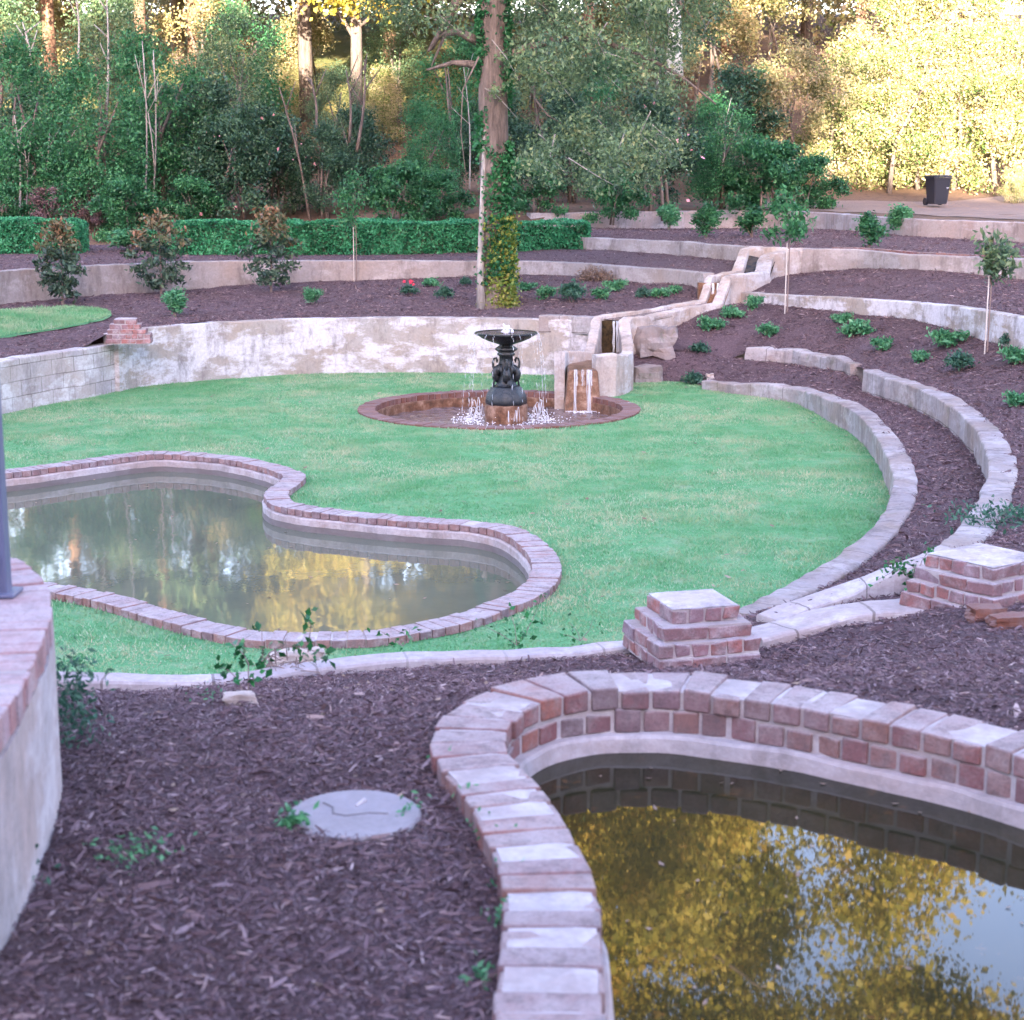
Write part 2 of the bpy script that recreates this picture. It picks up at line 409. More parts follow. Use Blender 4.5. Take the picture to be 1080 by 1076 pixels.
# foliage
M['hedge'] = leaf_mat('hedge_leaves', [(.01, .07, .03, 1), (.03, .2, .09, 1), (.07, .34, .16, 1), (.13, .48, .25, 1)], clump=2.5)
M['leaf_green'] = leaf_mat('green_leaves', [(.012, .05, .022, 1), (.03, .13, .055, 1), (.06, .23, .09, 1), (.14, .34, .14, 1)])
M['leaf_dark'] = leaf_mat('dark_evergreen_leaves', [(.008, .026, .014, 1), (.022, .065, .036, 1), (.05, .12, .065, 1), (.13, .22, .12, 1)], fac=.15)
M['leaf_grey'] = leaf_mat('grey_green_leaves', [(.03, .07, .045, 1), (.08, .15, .085, 1), (.16, .25, .12, 1), (.34, .35, .17, 1)])
M['leaf_yellow'] = leaf_mat('yellow_green_leaves', [(.04, .12, .03, 1), (.12, .2, .05, 1), (.34, .34, .14, 1), (.5, .42, .24, 1), (.58, .45, .33, 1)], spread=1.2, clump=.9)
M['leaf_gold'] = leaf_mat('autumn_gold_leaves', [(.08, .1, .02, 1), (.38, .34, .06, 1), (.65, .52, .12, 1), (.62, .38, .1, 1)], fac=.5, clump=.5)
M['leaf_peach'] = leaf_mat('peach_leaves', [(.12, .16, .06, 1), (.28, .26, .12, 1), (.4, .32, .18, 1), (.42, .28, .2, 1)])
M['leaf_bronze'] = leaf_mat('bronze_magnolia_leaves', [(.03, .08, .045, 1), (.09, .12, .06, 1), (.17, .11, .06, 1), (.3, .12, .07, 1)], fac=.1)
M['leaf_bush'] = leaf_mat('bright_shrub_leaves', [(.03, .12, .06, 1), (.06, .22, .1, 1), (.11, .33, .15, 1), (.2, .42, .22, 1)], clump=5)
M['leaf_bush_dark'] = leaf_mat('dark_shrub_leaves', [(.02, .07, .05, 1), (.045, .13, .085, 1), (.1, .22, .14, 1)], clump=5)
M['leaf_vine'] = leaf_mat('glossy_vine_leaves', [(.01, .06, .02, 1), (.02, .13, .04, 1), (.05, .3, .09, 1)], rough=.3, clump=8)
M['leaf_ivy'] = leaf_mat('ivy_leaves', [(.012, .07, .03, 1), (.03, .16, .06, 1), (.06, .26, .09, 1)], clump=2)
M['leaf_ivy_y'] = leaf_mat('yellowed_ivy_leaves', [(.06, .18, .04, 1), (.22, .27, .05, 1), (.4, .34, .09, 1)], clump=3)
M['leaf_pink'] = leaf_mat('pinkish_dry_leaves', [(.1, .07, .07, 1), (.2, .12, .13, 1), (.26, .17, .18, 1)])
M['petal_pink'] = flat_mat('pink_petals', (.75, .35, .42, 1), .6).m
M['petal_white'] = flat_mat('white_petals', (.8, .75, .78, 1), .6).m
M['petal_red'] = flat_mat('red_petals', (.6, .05, .1, 1), .6).m
M['dry'] = leaf_mat('dry_brown_leaves', [(.14, .09, .07, 1), (.3, .21, .16, 1), (.42, .32, .26, 1)])
iron = flat_mat('wet_black_iron', (.018, .022, .026, 1), .22, .3, .6); iron.bump(iron.noise(26, 5, .7), .8, .02); M['iron'] = iron.m
rust = Mat('rust_stained_stone', .35); rust.color(rust.ramp(rust.noise(6, 6, .7), [(.3, (.055, .028, .018, 1)), (.5, (.16, .08, .048, 1)), (.7, (.34, .22, .16, 1))])).bump(rust.noise(25, 5), .5, .02); M['rust'] = rust.m
wet = Mat('wet_dark_algae', .25); wet.color(wet.ramp(wet.noise(8, 5, .7), [(.35, (.012, .01, .006, 1)), (.65, (.07, .045, .02, 1))])); M['wet'] = wet.m
M['wet_wall'] = concrete_mat('wet_concrete', base=(.16, .145, .15, 1), warm=(.14, .12, .12, 1), dk=.5, wh=.2, white=(.3, .28, .3, 1))
st = Mat('falling_water', .05); st.color((.85, .88, .93, 1))
_tr = st.n('BsdfTransparent'); _mx = st.n('MixShader'); _mx.inputs[0].default_value = .62
st.l(st.b.outputs[0], _mx.inputs[1]); st.l(_tr.outputs[0], _mx.inputs[2]); st.l(_mx.outputs[0], st.t.nodes['Material Output'].inputs[0]); M['stream'] = st.m
_f = flat_mat('white_foam', (.85, .86, .92, 1), .4); _t2 = _f.n('BsdfTransparent'); _m2 = _f.n('MixShader'); _m2.inputs[0].default_value = .38
_f.l(_f.b.outputs[0], _m2.inputs[1]); _f.l(_t2.outputs[0], _m2.inputs[2]); _f.l(_m2.outputs[0], _f.t.nodes['Material Output'].inputs[0]); M['foam'] = _f.m
M['pool_water'] = water_mat('murky_pool_water', (.1, .11, .085, 1), (.13, .14, .105, 1), .02, 4, .035)
M['near_water'] = water_mat('clear_pool_water', (.012, .014, .008, 1), (.03, .026, .012, 1), .008, 2.2, .02, litter=(.1, .05, .02, 1), ring=(.62, 4.45, .85))
M['basin_water'] = water_mat('fountain_water', (.2, .16, .17, 1), (.12, .08, .075, 1), .9, 9, .08)
M['can'] = flat_mat('black_plastic', (.018, .02, .032, 1), .38, 0, .5).m
M['post'] = flat_mat('painted_grey_metal', (.11, .12, .2, 1), .4, .2, .5).m
M['shade_moundm'] = dirt_mat('shade_mound_green', (.03, .05, .02, 1), (.05, .06, .03, 1), (.02, .03, .01, 1))
# ------------------------------------------------------------------ walls
def wall_mesh(name, pts, thick, mat, side=1, step=.18, rough=.012, depth=.35, parent=None, smooth=True, bev=.02, chip=0.0):
    p = resample(smooth_path(pts, step) if smooth else np.array(pts, float), step)
    n = normals2d(p)*side; s = np.concatenate([[0], np.cumsum(np.linalg.norm(np.diff(p[:, :2], axis=0), axis=1))])
    V = []; UV = []; K = None
    for i in range(len(p)):
        x, y, zt, zb = p[i]; H = zt-zb
        if chip: zt = zt + chip*(noise.noise((x*1.7, y*1.7, 3))+.6*noise.noise((x*6, y*6, 1)))
        sec = [(0, zb-depth, -depth), (0, zb, 0), (0, zb+H*.33, H*.33), (0, zb+H*.66, H*.66), (0, zt-bev, H-bev), (bev*.4, zt-bev*.3, H), (bev*1.3, zt, H+.01),
               (thick*.5, zt+.003, H+thick*.5), (thick-bev*1.3, zt, H+thick), (thick-bev*.4, zt-bev*.3, H+thick), (thick, zt-bev, H+thick), (thick, zt-.25, H+thick+.25), (thick, zb-depth, H+thick+1)]
        K = len(sec)
        for a, z, v in sec:
            q = Vector((x+n[i, 0]*a, y+n[i, 1]*a, z))
            d = noise.noise_vector((q.x*5, q.y*5, q.z*5))*rough + noise.noise_vector((q.x*1.3, q.y*1.3, q.z*1.3+7))*rough*1.2
            V.append(q+d); UV.append((s[i], v))
    b = MB(); nn = len(p)
    fs = [(i*K+k, (i+1)*K+k, (i+1)*K+k+1, i*K+k+1) for i in range(nn-1) for k in range(K-1)]
    if side < 0: fs = [f[::-1] for f in fs]
    fs += [tuple(range(K)), tuple((nn-1)*K+k for k in range(K-1, -1, -1))]
    b.add(V, fs, UV); o = b.build(name, mat, parent, smooth=False)
    return o, p
def px4(rows, ztop, x_shift=0):
    """rows of (px, y of the top edge, y of the foot): points (x, y, z top, z foot)"""
    out = []
    for i, (px, yt, yb) in enumerate(rows):
        zt = ztop[i] if hasattr(ztop, '__len__') else ztop
        a = P(px, yt, zt); b = at(px, yb, a.y) if yb is not None else Vector((0, 0, zt-.35))
        out.append((a.x, a.y, zt, min(b.z, zt-.08)))
    return out
def retaining(name, label, pts, thick, mat, **k):
    o, p = wall_mesh(name, pts, thick, mat, **k)
    tag(o, label, 'wall', 'retaining walls of the garden terraces'); return o, p

Z1, Z1a = 1.0, .8
w1a_px = [(-330, 428, 480), (-200, 412, 463), (-80, 396, 448), (0, 381, 433), (43, 374, 426), (100, 366, 418), (150, 356.5, 409)]
w1_px = [(124, 352, 413), (150, 347, 409), (215, 341, 402), (300, 337, 396), (360, 335.5, 393), (450, 335, 391), (540, 336, 391), (626, 338, 392)]
w1a = px4(w1a_px, Z1a); w1 = px4(w1_px, [.965, .98]+[Z1]*6)
for L in (w1a, w1):
    for i in range(len(L)): L[i] = (*L[i][:3], -.02)
_, W1A = retaining('retaining_wall', 'low pale block wall at the left edge, curving beside the lawn below the brick stub', w1a, .25, M['concrete_block'])
_, W1 = retaining('retaining_wall', 'long lime-stained white concrete wall directly behind the black fountain', w1, .26, M['concrete_white'])
w1b = [P(568, 333, 1.06), P(600, 333.5, 1.06), P(624, 335, 1.06)]
o, _ = wall_mesh('capping_stone', [(q.x, q.y-.03, 1.06, .78) for q in w1b], .3, M['concrete_stone'], depth=.02)
tag(o, 'thick loose capping stone on the white wall, left of the water cascade', 'stone')

w2_px = [(-330, 309, 350), (-200, 302, 338), (-80, 293, 328), (0, 286, 321), (45, 283, 317), (84, 281, 313), (147, 278, 309), (195, 276, 306), (268, 275, 300), (360, 275, 296.5), (440, 275, 294), (540, 275.5, 290), (600, 277, 291), (643, 280, 295), (700, 284, 300), (742, 288, 303)]
w2 = px4(w2_px, 1.65); _, W2 = retaining('retaining_wall', 'long smooth grey concrete wall behind the bronze magnolias and in front of the hedge', w2, .25, M['concrete'])
w3_px = [(560, 249, 262), (624, 251, 263), (699, 254, 268), (745, 257, 272), (786, 260, 276)]
w3 = px4(w3_px, 2.05); _, W3 = retaining('retaining_wall', 'short low wall running from the right end of the hedge to the top of the cascade', w3, .25, M['concrete'])
w4_px = [(560, 225, 240), (634, 224, 241), (700, 223, 241.5), (780, 222, 241), (860, 224, 242), (904, 227, 244), (961, 231, 249), (1021, 233, 252.5), (1080, 235, 256), (1180, 240, 264), (1330, 250, 279)]
w4 = px4(w4_px, 2.5); _, W4 = retaining('retaining_wall', 'uppermost pinkish concrete wall below the sandy path and the black bin', w4, .25, M['plaster'])
w5_px = [(846, 262, 288), (907, 264, 284), (954, 268, 284), (1021, 271, 288), (1080, 273, 295), (1180, 281, 306), (1330, 294, 322)]
w5 = px4(w5_px, 2.05); o5, W5 = retaining('retaining_wall', 'stained wall with a red brick edging on top, right of the cascade head', w5, .22, M['concrete'])
w6_px = [(778, 308, 320), (830, 311, 323), (877, 313, 328), (907, 315, 331), (954, 318, 336), (1004, 323, 347), (1041, 329, 360), (1080, 335, 369), (1180, 352, 392), (1330, 380, 425)]
w6 = px4(w6_px, [1.3, 1.33, 1.37, 1.39, 1.42, 1.45, 1.48, 1.5, 1.5, 1.5]); _, W6 = retaining('retaining_wall', 'pale streaked wall behind the green shrubs on the right mulch slope', w6, .25, M['concrete_white'])
# red brick edging on the back of wall 5
b = MB(); q5 = resample(offset(W5, .24)[3:], .235); nn = normals2d(q5)
for i in range(len(q5)-1):
    a, c = q5[i], q5[i+1]; t = (c-a)[:2]; t = t/np.linalg.norm(t)*.006; n_ = nn[i]*.105
    lo = [(a[0]+t[0], a[1]+t[1], 1.98), (c[0]-t[0], c[1]-t[1], 1.98), (c[0]-t[0]+n_[0], c[1]-t[1]+n_[1], 1.98), (a[0]+t[0]+n_[0], a[1]+t[1]+n_[1], 1.98)]
    zz = 2.085+random.uniform(-.006, .006); hi = [(x, y, zz) for x, y, _ in lo]
    b.hexa(lo, hi)
b.build('brick_edging', M['brick'], o5)

# inner arcs
w9_px = [(740, 402, 411), (787, 405, 417), (820, 407, 422), (844, 411, 428), (877, 422, 446), (904, 437, 464), (927, 464, 488), (937, 487, 506), (942, 504, 520), (939, 524, 538), (921, 554, 566), (887, 584, 595), (847, 607, 618), (804, 628, 638), (768, 645, 656)]
w9 = [(*a[:3], -.02) for a in px4(w9_px, [.14, .19, .23, .25]+[.33]*6+[.33, .34, .36, .4, .45])]
_, W9 = retaining('stone_curb_wall', 'inner curved stone wall edging the right side of the lawn', w9, .26, M['concrete_stone'], rough=.02, chip=.018)
w8_px = [(910, 392, 402), (917, 394, 408), (947, 402, 420), (974, 412, 434), (1001, 427, 455), (1024, 447, 476), (1038, 470, 496), (1043, 487, 510), (1038, 511, 530), (1024, 537, 552), (998, 567, 580), (984, 580, 592)]
w8 = px4(w8_px, [.58, .58, .6, .62, .62, .62, .64, .66, .7, .78, .92, 1.02])
w8 = [(a, b_, c, c-.3) for a, b_, c, d in w8]
_, W8 = retaining('stone_curb_wall', 'outer curved stone wall of the right terrace ending behind the far brick pier', w8, .28, M['concrete_stone'], rough=.02, chip=.02)
w7_px = [(787, 366, 380), (834, 368, 384), (864, 373, 389), (897, 384, 394)]
w7 = px4(w7_px, [.56, .57, .58, .58]); _, W7 = retaining('stone_curb_wall', 'short broken stone wall alone in the mulch above the curved lawn edge', w7, .22, M['concrete_stone'], rough=.03, chip=.04, smooth=False)
w8b = [P(797, 647, .76), P(847, 629, .82), P(907, 608, .92), P(954, 589, 1.06), P(990, 574, 1.14)]
w8b = [(a.x, a.y, a.z, a.z-.2) for a in w8b]
_, W8B = retaining('stone_curb_wall', 'narrow middle concrete strip fanning out between the two near brick piers', w8b, .23, M['curb'], side=-1, rough=.012)
w10 = [P(772, 662, .93), P(797, 655, .95), P(860, 641, 1.0), P(907, 634, 1.04), P(951, 626, 1.08), P(1004, 618, 1.12)]
w10 = [(a.x, a.y, a.z, a.z-.2) for a in w10]
_, W10 = retaining('stone_curb_wall', 'rough concrete strip joining the two near brick piers along the mulch', w10, .34, M['curb'], side=-1, rough=.03, chip=.02)
w9b = [P(768, 645, .5), P(800, 636, .55), P(850, 627, .66)]
w11 = [P(a, b_, .95) for a, b_ in [(-330, 690), (-150, 702), (0, 706), (61, 707), (149, 710), (223, 709), (268, 704), (310, 696), (360, 691), (448, 686), (537, 682), (625, 675), (690, 669)]]
w11 = [(a.x, a.y, a.z, 0.0) for a in w11]
_, W11 = retaining('stone_curb_wall', 'low concrete curb between the lawn and the dark mulch in the foreground', w11, .16, M['curb'], side=-1, rough=.012, chip=.01)

# ------------------------------------------------------------------ the near pool (outline first)
ZP = 1.85
pin = [(638, 1069), (635, 998), (632, 954), (625, 923), (612, 892), (590, 857), (559, 817), (541, 799), (534, 783), (537, 768), (548, 753), (572, 741), (603, 733), (625, 729.5), (668, 728), (715, 729), (782, 737), (844, 746), (888, 755), (945, 766), (1007, 779), (1074, 797), (1200, 835), (1350, 900), (1450, 1010), (1420, 1150), (1200, 1250), (900, 1290), (700, 1240), (648, 1150)]
PIN = resample(smooth_path([tuple(P(x, y, ZP)) for x, y in pin], .05, True), .05, True)
area2 = np.sum(PIN[:, 0]*np.roll(PIN[:, 1], -1)-np.roll(PIN[:, 0], -1)*PIN[:, 1])
OUT1 = -1 if area2 > 0 else 1            # sign for left normal pointing outwards
CW = .235
POUT = offset(PIN, OUT1*CW, True)
# the left pool
ZL = .07
lout = [(-330, 560), (-250, 530), (-120, 508), (7, 495), (67, 487), (134, 478), (177, 475.5), (234, 479), (274, 485), (308, 494), (323, 502), (314, 511), (304, 520), (311, 529), (334, 534), (360, 537), (410, 542), (460, 546), (504, 549), (547, 557), (574, 571), (591, 591), (589, 611), (572, 627), (537, 642), (493, 657), (448, 666), (404, 673), (360, 675), (267, 675), (217, 667), (174, 656), (134, 644), (100, 634), (50, 624), (-40, 612), (-150, 600), (-290, 590)]
LOUT = resample(smooth_path([tuple(P(x, y, ZL)) for x, y in lout], .06, True), .06, True)
area2 = np.sum(LOUT[:, 0]*np.roll(LOUT[:, 1], -1)-np.roll(LOUT[:, 0], -1)*LOUT[:, 1])
OUT2 = -1 if area2 > 0 else 1
LIN = offset(LOUT, -OUT2*.27, True)
BC = Vector((-.2, 26.05, 0)); BR = 2.17; BI = 1.9
circ = lambda r, n=72: [(BC.x+r*math.cos(2*math.pi*i/n), BC.y+r*math.sin(2*math.pi*i/n)) for i in range(n)]
# raised platform outline
plat = [(-1.9, 1.3), (-1.4, 2.2), (-1.2, 2.8), (-1.12, 3.3), (-1.115, 3.72), (-1.16, 4.12), (-1.25, 4.68), (-1.37, 5.07), (-1.53, 5.38), (-1.72, 5.58), (-2.1, 5.75), (-2.7, 5.8), (-3.6, 5.6)]
PLAT = resample(smooth_path([(p[0]-.055, p[1], 0) for p in plat], .08), .08)

# ------------------------------------------------------------------ terrain
D = lambda px, py, Y: at(px, py, Y)
Ls = [D(596, 372, 27.5), D(598, 371, 28.2), D(626, 371, 28.9), D(629, 362, 29.3), D(633, 345, 29.8), D(636, 333, 30.2), D(665, 329, 30.7), D(705, 322.5, 31.6), D(744, 316, 32.4), D(748, 305, 32.6), D(752, 291, 32.9), D(783, 285, 34), D(786, 274, 34.3), D(790, 262, 34.7), D(806, 260, 35.0)]
Rs = [D(629, 374, 27.4), D(650, 373, 27.5), D(662, 375, 27.9), D(668, 372, 28.4), D(668, 362, 29.2), D(666, 348, 29.8), D(665, 335, 30.1), D(684, 334, 30.5), D(705, 329, 31.0), D(735, 323, 31.7), D(762, 319.5, 32.2), D(766, 308, 32.5), D(772, 291, 32.8), D(812, 286, 33.8), D(814, 276, 34.2), D(818, 268, 34.5), D(849, 263, 35.1)]
MID = [((a.x+c.x)/2, (a.y+c.y)/2) for a, c in ((Ls[5], Rs[6]), (Ls[6], Rs[7]), (Ls[7], Rs[9]), (Ls[8], Rs[10]), (Ls[11], Rs[13]), (Ls[13], Rs[15]))]
SEAM = resample(np.array([(a.x, a.y, a.z) for a in (P(772, 378, .33), P(740, 374, .40), P(690, 366, .50), P(655, 364, .55))]), .3)
L2 = lambda arr, o=0.0: [tuple(q[:2]) for q in offset(arr, o)]
lawn_near = [(q[0], q[1]) for q in w11][::-1]
lawn_poly = L2(W1A[:-4], .1) + L2(W1[4:], .1) + [tuple(P(x, y, 0)[:2]) for x, y in [(645, 392), (690, 390), (728, 393)]] + L2(W9, .1) + [(1.35, 11.2), (1.2, 9.8)] + lawn_near
patch('lawn', lawn_poly, [circ(BR-.1), [tuple(q[:2]) for q in offset(LOUT, -OUT2*.1, True)][::3]], .35, 0.0, M['lawn'], bump=.015)

pts_out = lambda arr, z, step, o=0.0: [(q[0], q[1], z) for q in offset(arr, o)[::step]]
# near mulch bed
pz = [(q[0], q[1], 1.785) for q in offset(PIN, OUT1*(CW+.05), True)[::14]]
ctrl0 = pz + pts_out(W11, .92, 7, -.3) + [(q[0], q[1], q[2]-.04) for q in offset(W10, -.36)[::3]]
ctrl0 += [(-1.2, 4.7, 1.80), (-1.1, 3.7, 1.84), (-1.3, 5.4, 1.72), (-1.0, 3.0, 1.85), (-.5, 2.0, 1.85), (0, 3.2, 1.84), (-.45, 4.3, 1.80), (-.9, 5.6, 1.66), (-2.5, 6.3, 1.6), (-4, 6.6, 1.5),
          (2.45, 9.6, 1.1), (3.2, 9.3, 1.18), (3.4, 10.8, 1.15), (5, 9.5, 1.25), (6.5, 9.5, 1.35), (8, 9, 1.5), (5, 7, 1.6), (6, 5, 1.8), (5, 2, 1.85), (.55, 8.6, 1.0), (1.5, 8.6, 1.06)]
zf0 = tps(ctrl0, 3e-3)
p0 = L2(W11, -.1) + [tuple(q[:2]) for q in offset(W10, -.1)] + [(2.6, 10.9), (3.4, 11.3), (9, 11.3), (9, 0), (-1.2, 0), (-1.7, 1.4)] + [(q[0]-.12, q[1]) for q in PLAT[6:-8]] + [(-5, 6.0)]
patch('mulch_bed', p0, [[tuple(q[:2]) for q in offset(PIN, OUT1*.15, True)[::3]]], .10, zf0, M['mulch'], bump=.035, bs=2.2)
# terrace between the two arcs
ctrl1 = [(q[0], q[1], q[2]-.03) for q in offset(W9, .3)[::6]] + [(q[0], q[1], q[3]-.02) for q in offset(W8, -.05)[::6]] + [(q[0], q[1], q[3]) for q in W7[::3]]
ctrl1 += [tuple(q) for q in SEAM] + [tuple(P(690, 404, -.02)), tuple(P(725, 405, -.02)), tuple(P(905, 392, .4)), tuple(P(655, 405, -.02)), (1.45, 10.3, .55)] + [(q[0], q[1], q[2]-.05) for q in W8B[::2]]
zf1 = tps(ctrl1, 3e-3)
p1 = [tuple(P(640, 406, 0)[:2]), tuple(P(690, 403, 0)[:2]), tuple(P(735, 406, 0)[:2])] + L2(W9, .12) + [(1.3, 10.3)] + L2(W8B, -.12) + [tuple(q) for q in L2(W8, .12)[::-1]] + [tuple(q) for q in L2(W7, .1)[::-1]] + [(q[0], q[1]+.02) for q in SEAM] + [(1.8, 29.6)]
patch('mulch_bed', p1, [], .2, zf1, M['mulch'], bump=.03)
# sliver between the fanning strips
zfs = lambda x, y: np.interp(np.asarray(x, float), [1.4, 3.2], [.62, 1.0])
patch('mulch_bed', L2(W8B, -.12) + [tuple(q) for q in L2(W10, -.1)[::-1]], [], .15, zfs, M['mulch'], bump=.02)
# right hillside below wall 6
ctrl2 = [(q[0], q[1], q[2]-.02) for q in offset(W8, .3)[::6]] + [(q[0], q[1], q[2]-.02) for q in offset(W7, .24)[::3]] + [(q[0], q[1], q[3]) for q in W6[::6]]
ctrl2 += [tuple(q) for q in SEAM] + [tuple(P(905, 388, .56)), (Rs[7].x+.3, Rs[7].y, .85), (Rs[9].x+.3, Rs[9].y, 1.0), (Rs[10].x+.3, Rs[10].y, 1.08), (Rs[6].x+.3, Rs[6].y, .75), (Rs[4].x+.4, Rs[4].y, .62), (3.4, 10.8, 1.15), (5, 11, 1.2), (9, 11, 1.4), (9, 16, 1.3)]
zf2 = tps(ctrl2, 3e-3)
p2 = [(q[0], q[1]-.02) for q in SEAM[::-1]] + L2(W7, .1) + L2(W8, .12) + [(2.75, 11.1), (2.9, 10.6), (9.2, 10.6)] + [tuple(q) for q in L2(W6, .1)[::-1]] + [MID[3], MID[2], MID[1], MID[0]]
patch('mulch_bed', p2, [], .3, zf2, M['mulch'], bump=.04)
# between walls 5 and 6
ctrl3 = [(q[0], q[1], q[2]-.02) for q in offset(W6, .28)[::6]] + [(q[0], q[1], q[3]) for q in W5[::6]] + [tuple(P(800, 300, 1.4))]
zf3 = tps(ctrl3, 3e-3)
p3 = [MID[3]] + L2(W6, .1) + [tuple(q) for q in L2(W5, .1)[::-1]] + [MID[5], MID[4]]
patch('mulch_bed', p3, [], .3, zf3, M['mulch'], bump=.03)
# between walls 3/5 and 4
ctrl4 = [(q[0], q[1], 2.03) for q in offset(W3, .3)[::6]] + [(q[0], q[1], 2.03) for q in offset(W5, .38)[::6]] + [(q[0], q[1], q[3]) for q in W4[::6]]
zf4 = tps(ctrl4, 3e-3)
p4 = L2(W3, .1) + L2(W5, .1) + [tuple(q) for q in L2(W4, .1)[::-1]]
patch('mulch_bed', p4, [], .4, zf4, M['mulch'], bump=.03)
# hedge terrace
ctrl5 = pts_out(W2, 1.63, 8, .3) + [(q[0], q[1], q[3]) for q in W3[::5]] + [(x, 44.0, 1.72) for x in (-16, -10, -5, 0)] + [(x, 42.0, 1.66) for x in (-14, -8, -3)]
ctrl5 += [(MID[4][0], MID[4][1], 1.5), (MID[5][0], MID[5][1], 1.75)]
zf5 = tps(ctrl5, 3e-3)
p5 = L2(W2, .1) + [MID[4], MID[5]] + [tuple(q) for q in L2(W3, .1)[::-1]] + [(.6, 44.5), (-5, 44.5), (-10, 44.5), (-17, 43.5)]
patch('mulch_bed', p5, [], .4, zf5, M['mulch'], bump=.03)
# terrace behind the white wall
ctrl6 = [(q[0], q[1], q[2]-.03) for q in offset(W1, .3)[::7]] + [(q[0], q[1], q[2]-.03) for q in offset(W1A, .3)[::7]] + [(q[0], q[1], q[3]) for q in W2[::8]]
ctrl6 += [(Ls[6].x, Ls[6].y+.3, .98), (Ls[7].x, Ls[7].y+.3, 1.08), (Ls[8].x, Ls[8].y+.2, 1.12)]
zf6 = tps(ctrl6, 3e-3)
p6 = L2(W1A[:-8], .1) + L2(W1[1:], .1) + MID[:4] + [tuple(q) for q in L2(W2, .1)[::-1]]
patch('mulch_bed', p6, [], .3, zf6, M['mulch'], bump=.03)
lp = [tuple(hit(x, y, zf6, 26, 45)[:2]) for x, y in [(-200, 388), (-80, 372), (0, 359), (40, 353), (80, 346), (108, 340), (118, 334), (112, 329.5), (80, 327.5), (40, 328), (0, 330), (-100, 337), (-200, 345)]]
LP = [tuple(q[:2]) for q in smooth_path([(*q, 0) for q in lp], .4, True)]
patch('upper_lawn', LP, [], .25, zf6, M['lawn'], bump=.03, dz=.02)
# woodland slope behind everything
ctrl7 = [(x, 44, 1.7) for x in (-40, -25, -16, -10, -5, 0)] + [(q[0], q[1], 2.47) for q in offset(W4, .3)[::8]] + [(x, 50, 2.5) for x in (5, 10, 14, 25)] + [(x, 52, 2.7) for x in (-25, -12, -4)] + [(20, 35, 2.5), (30, 40, 2.6), (10, 41, 2.48), (16, 44, 2.5)]
ctrl7 += [(x, 62, 4.1) for x in (-30, -15, 0, 15, 30)] + [(x, 76, 7.6) for x in (-35, -15, 0, 15, 35)] + [(x, 100, 12) for x in (-60, -20, 20, 60)] + [(x, 135, 15) for x in (-80, -30, 30, 80)] + [(-40, 30, 1.0), (45, 30, 2.5)]
zf7 = tps(ctrl7, 3e-2)
p7 = [(-60, 40), (-18, 43.2), (-10, 44.2), (-5, 44.2), (.3, 44.2)] + L2(W4[3:], .1) + [(60, 30), (95, 135), (-95, 135)]
patch('woodland_slope', p7, [], .9, zf7, M['litter'], bump=.03, bs=.6)
pp = [tuple(hit(x, y, zf7, 38, 75)[:2]) for x, y in [(800, 221), (870, 223), (940, 226), (1010, 229), (1100, 233), (1300, 245), (1300, 212), (1160, 204), (1080, 205), (1040, 209), (1000, 213), (940, 213), (890, 212), (800, 214)]]
patch('dirt_path', [tuple(q[:2]) for q in smooth_path([(*q, 0) for q in pp], .5, True)], [], .4, zf7, M['path'], bump=.03, bs=.6, dz=.015)
pm = [(-30, 68), (-2, 68), (4, 72), (4, 90), (-2, 96), (-30, 96)]
patch('sunlit_meadow', pm, [], 1.0, zf7, M['meadow'], bump=.03, bs=.6, dz=.04)
# outlying ground to the horizon and an added, unseen mound behind the viewer that shades the garden
b = MB(); b.add([(-2500, -2500, -1.2), (2500, -2500, -1.2), (2500, 2500, -1.2), (-2500, 2500, -1.2)], [(0, 1, 2, 3)]); b.build('ground', M['litter'])['kind'] = 'structure'
hv = []; nx, ny = 90, 14
for j in range(ny):
    for i in range(nx):
        x = -130+260*i/(nx-1); t = j/(ny-1); y = -34-34*t
        base = 23.6 + 6.4*(1/(1+math.exp((x+4)*.35)))                  # the left part stands higher
        h = base*math.sin(math.pi*min(1, .08+.92*t)*.98)**.5 if t > 0 else 0
        hv.append((x, y, -1+h*(1 if t > 0 else 0)+1.5*noise.noise((x*.25, y*.1, 0))*(t > 0)+.8*noise.noise((x*.9, y*.3, 2))*(t > 0)))
hf = [(j*nx+i, j*nx+i+1, (j+1)*nx+i+1, (j+1)*nx+i) for j in range(ny-1) for i in range(nx-1)]
b = MB(); b.add(hv, hf); b.build('hill', M['shade_moundm'], smooth=True)['kind'] = 'structure'

BED = dict(a=p0, b=p1, c=p2, d=p3, e=p4, f=p5, g=p6)
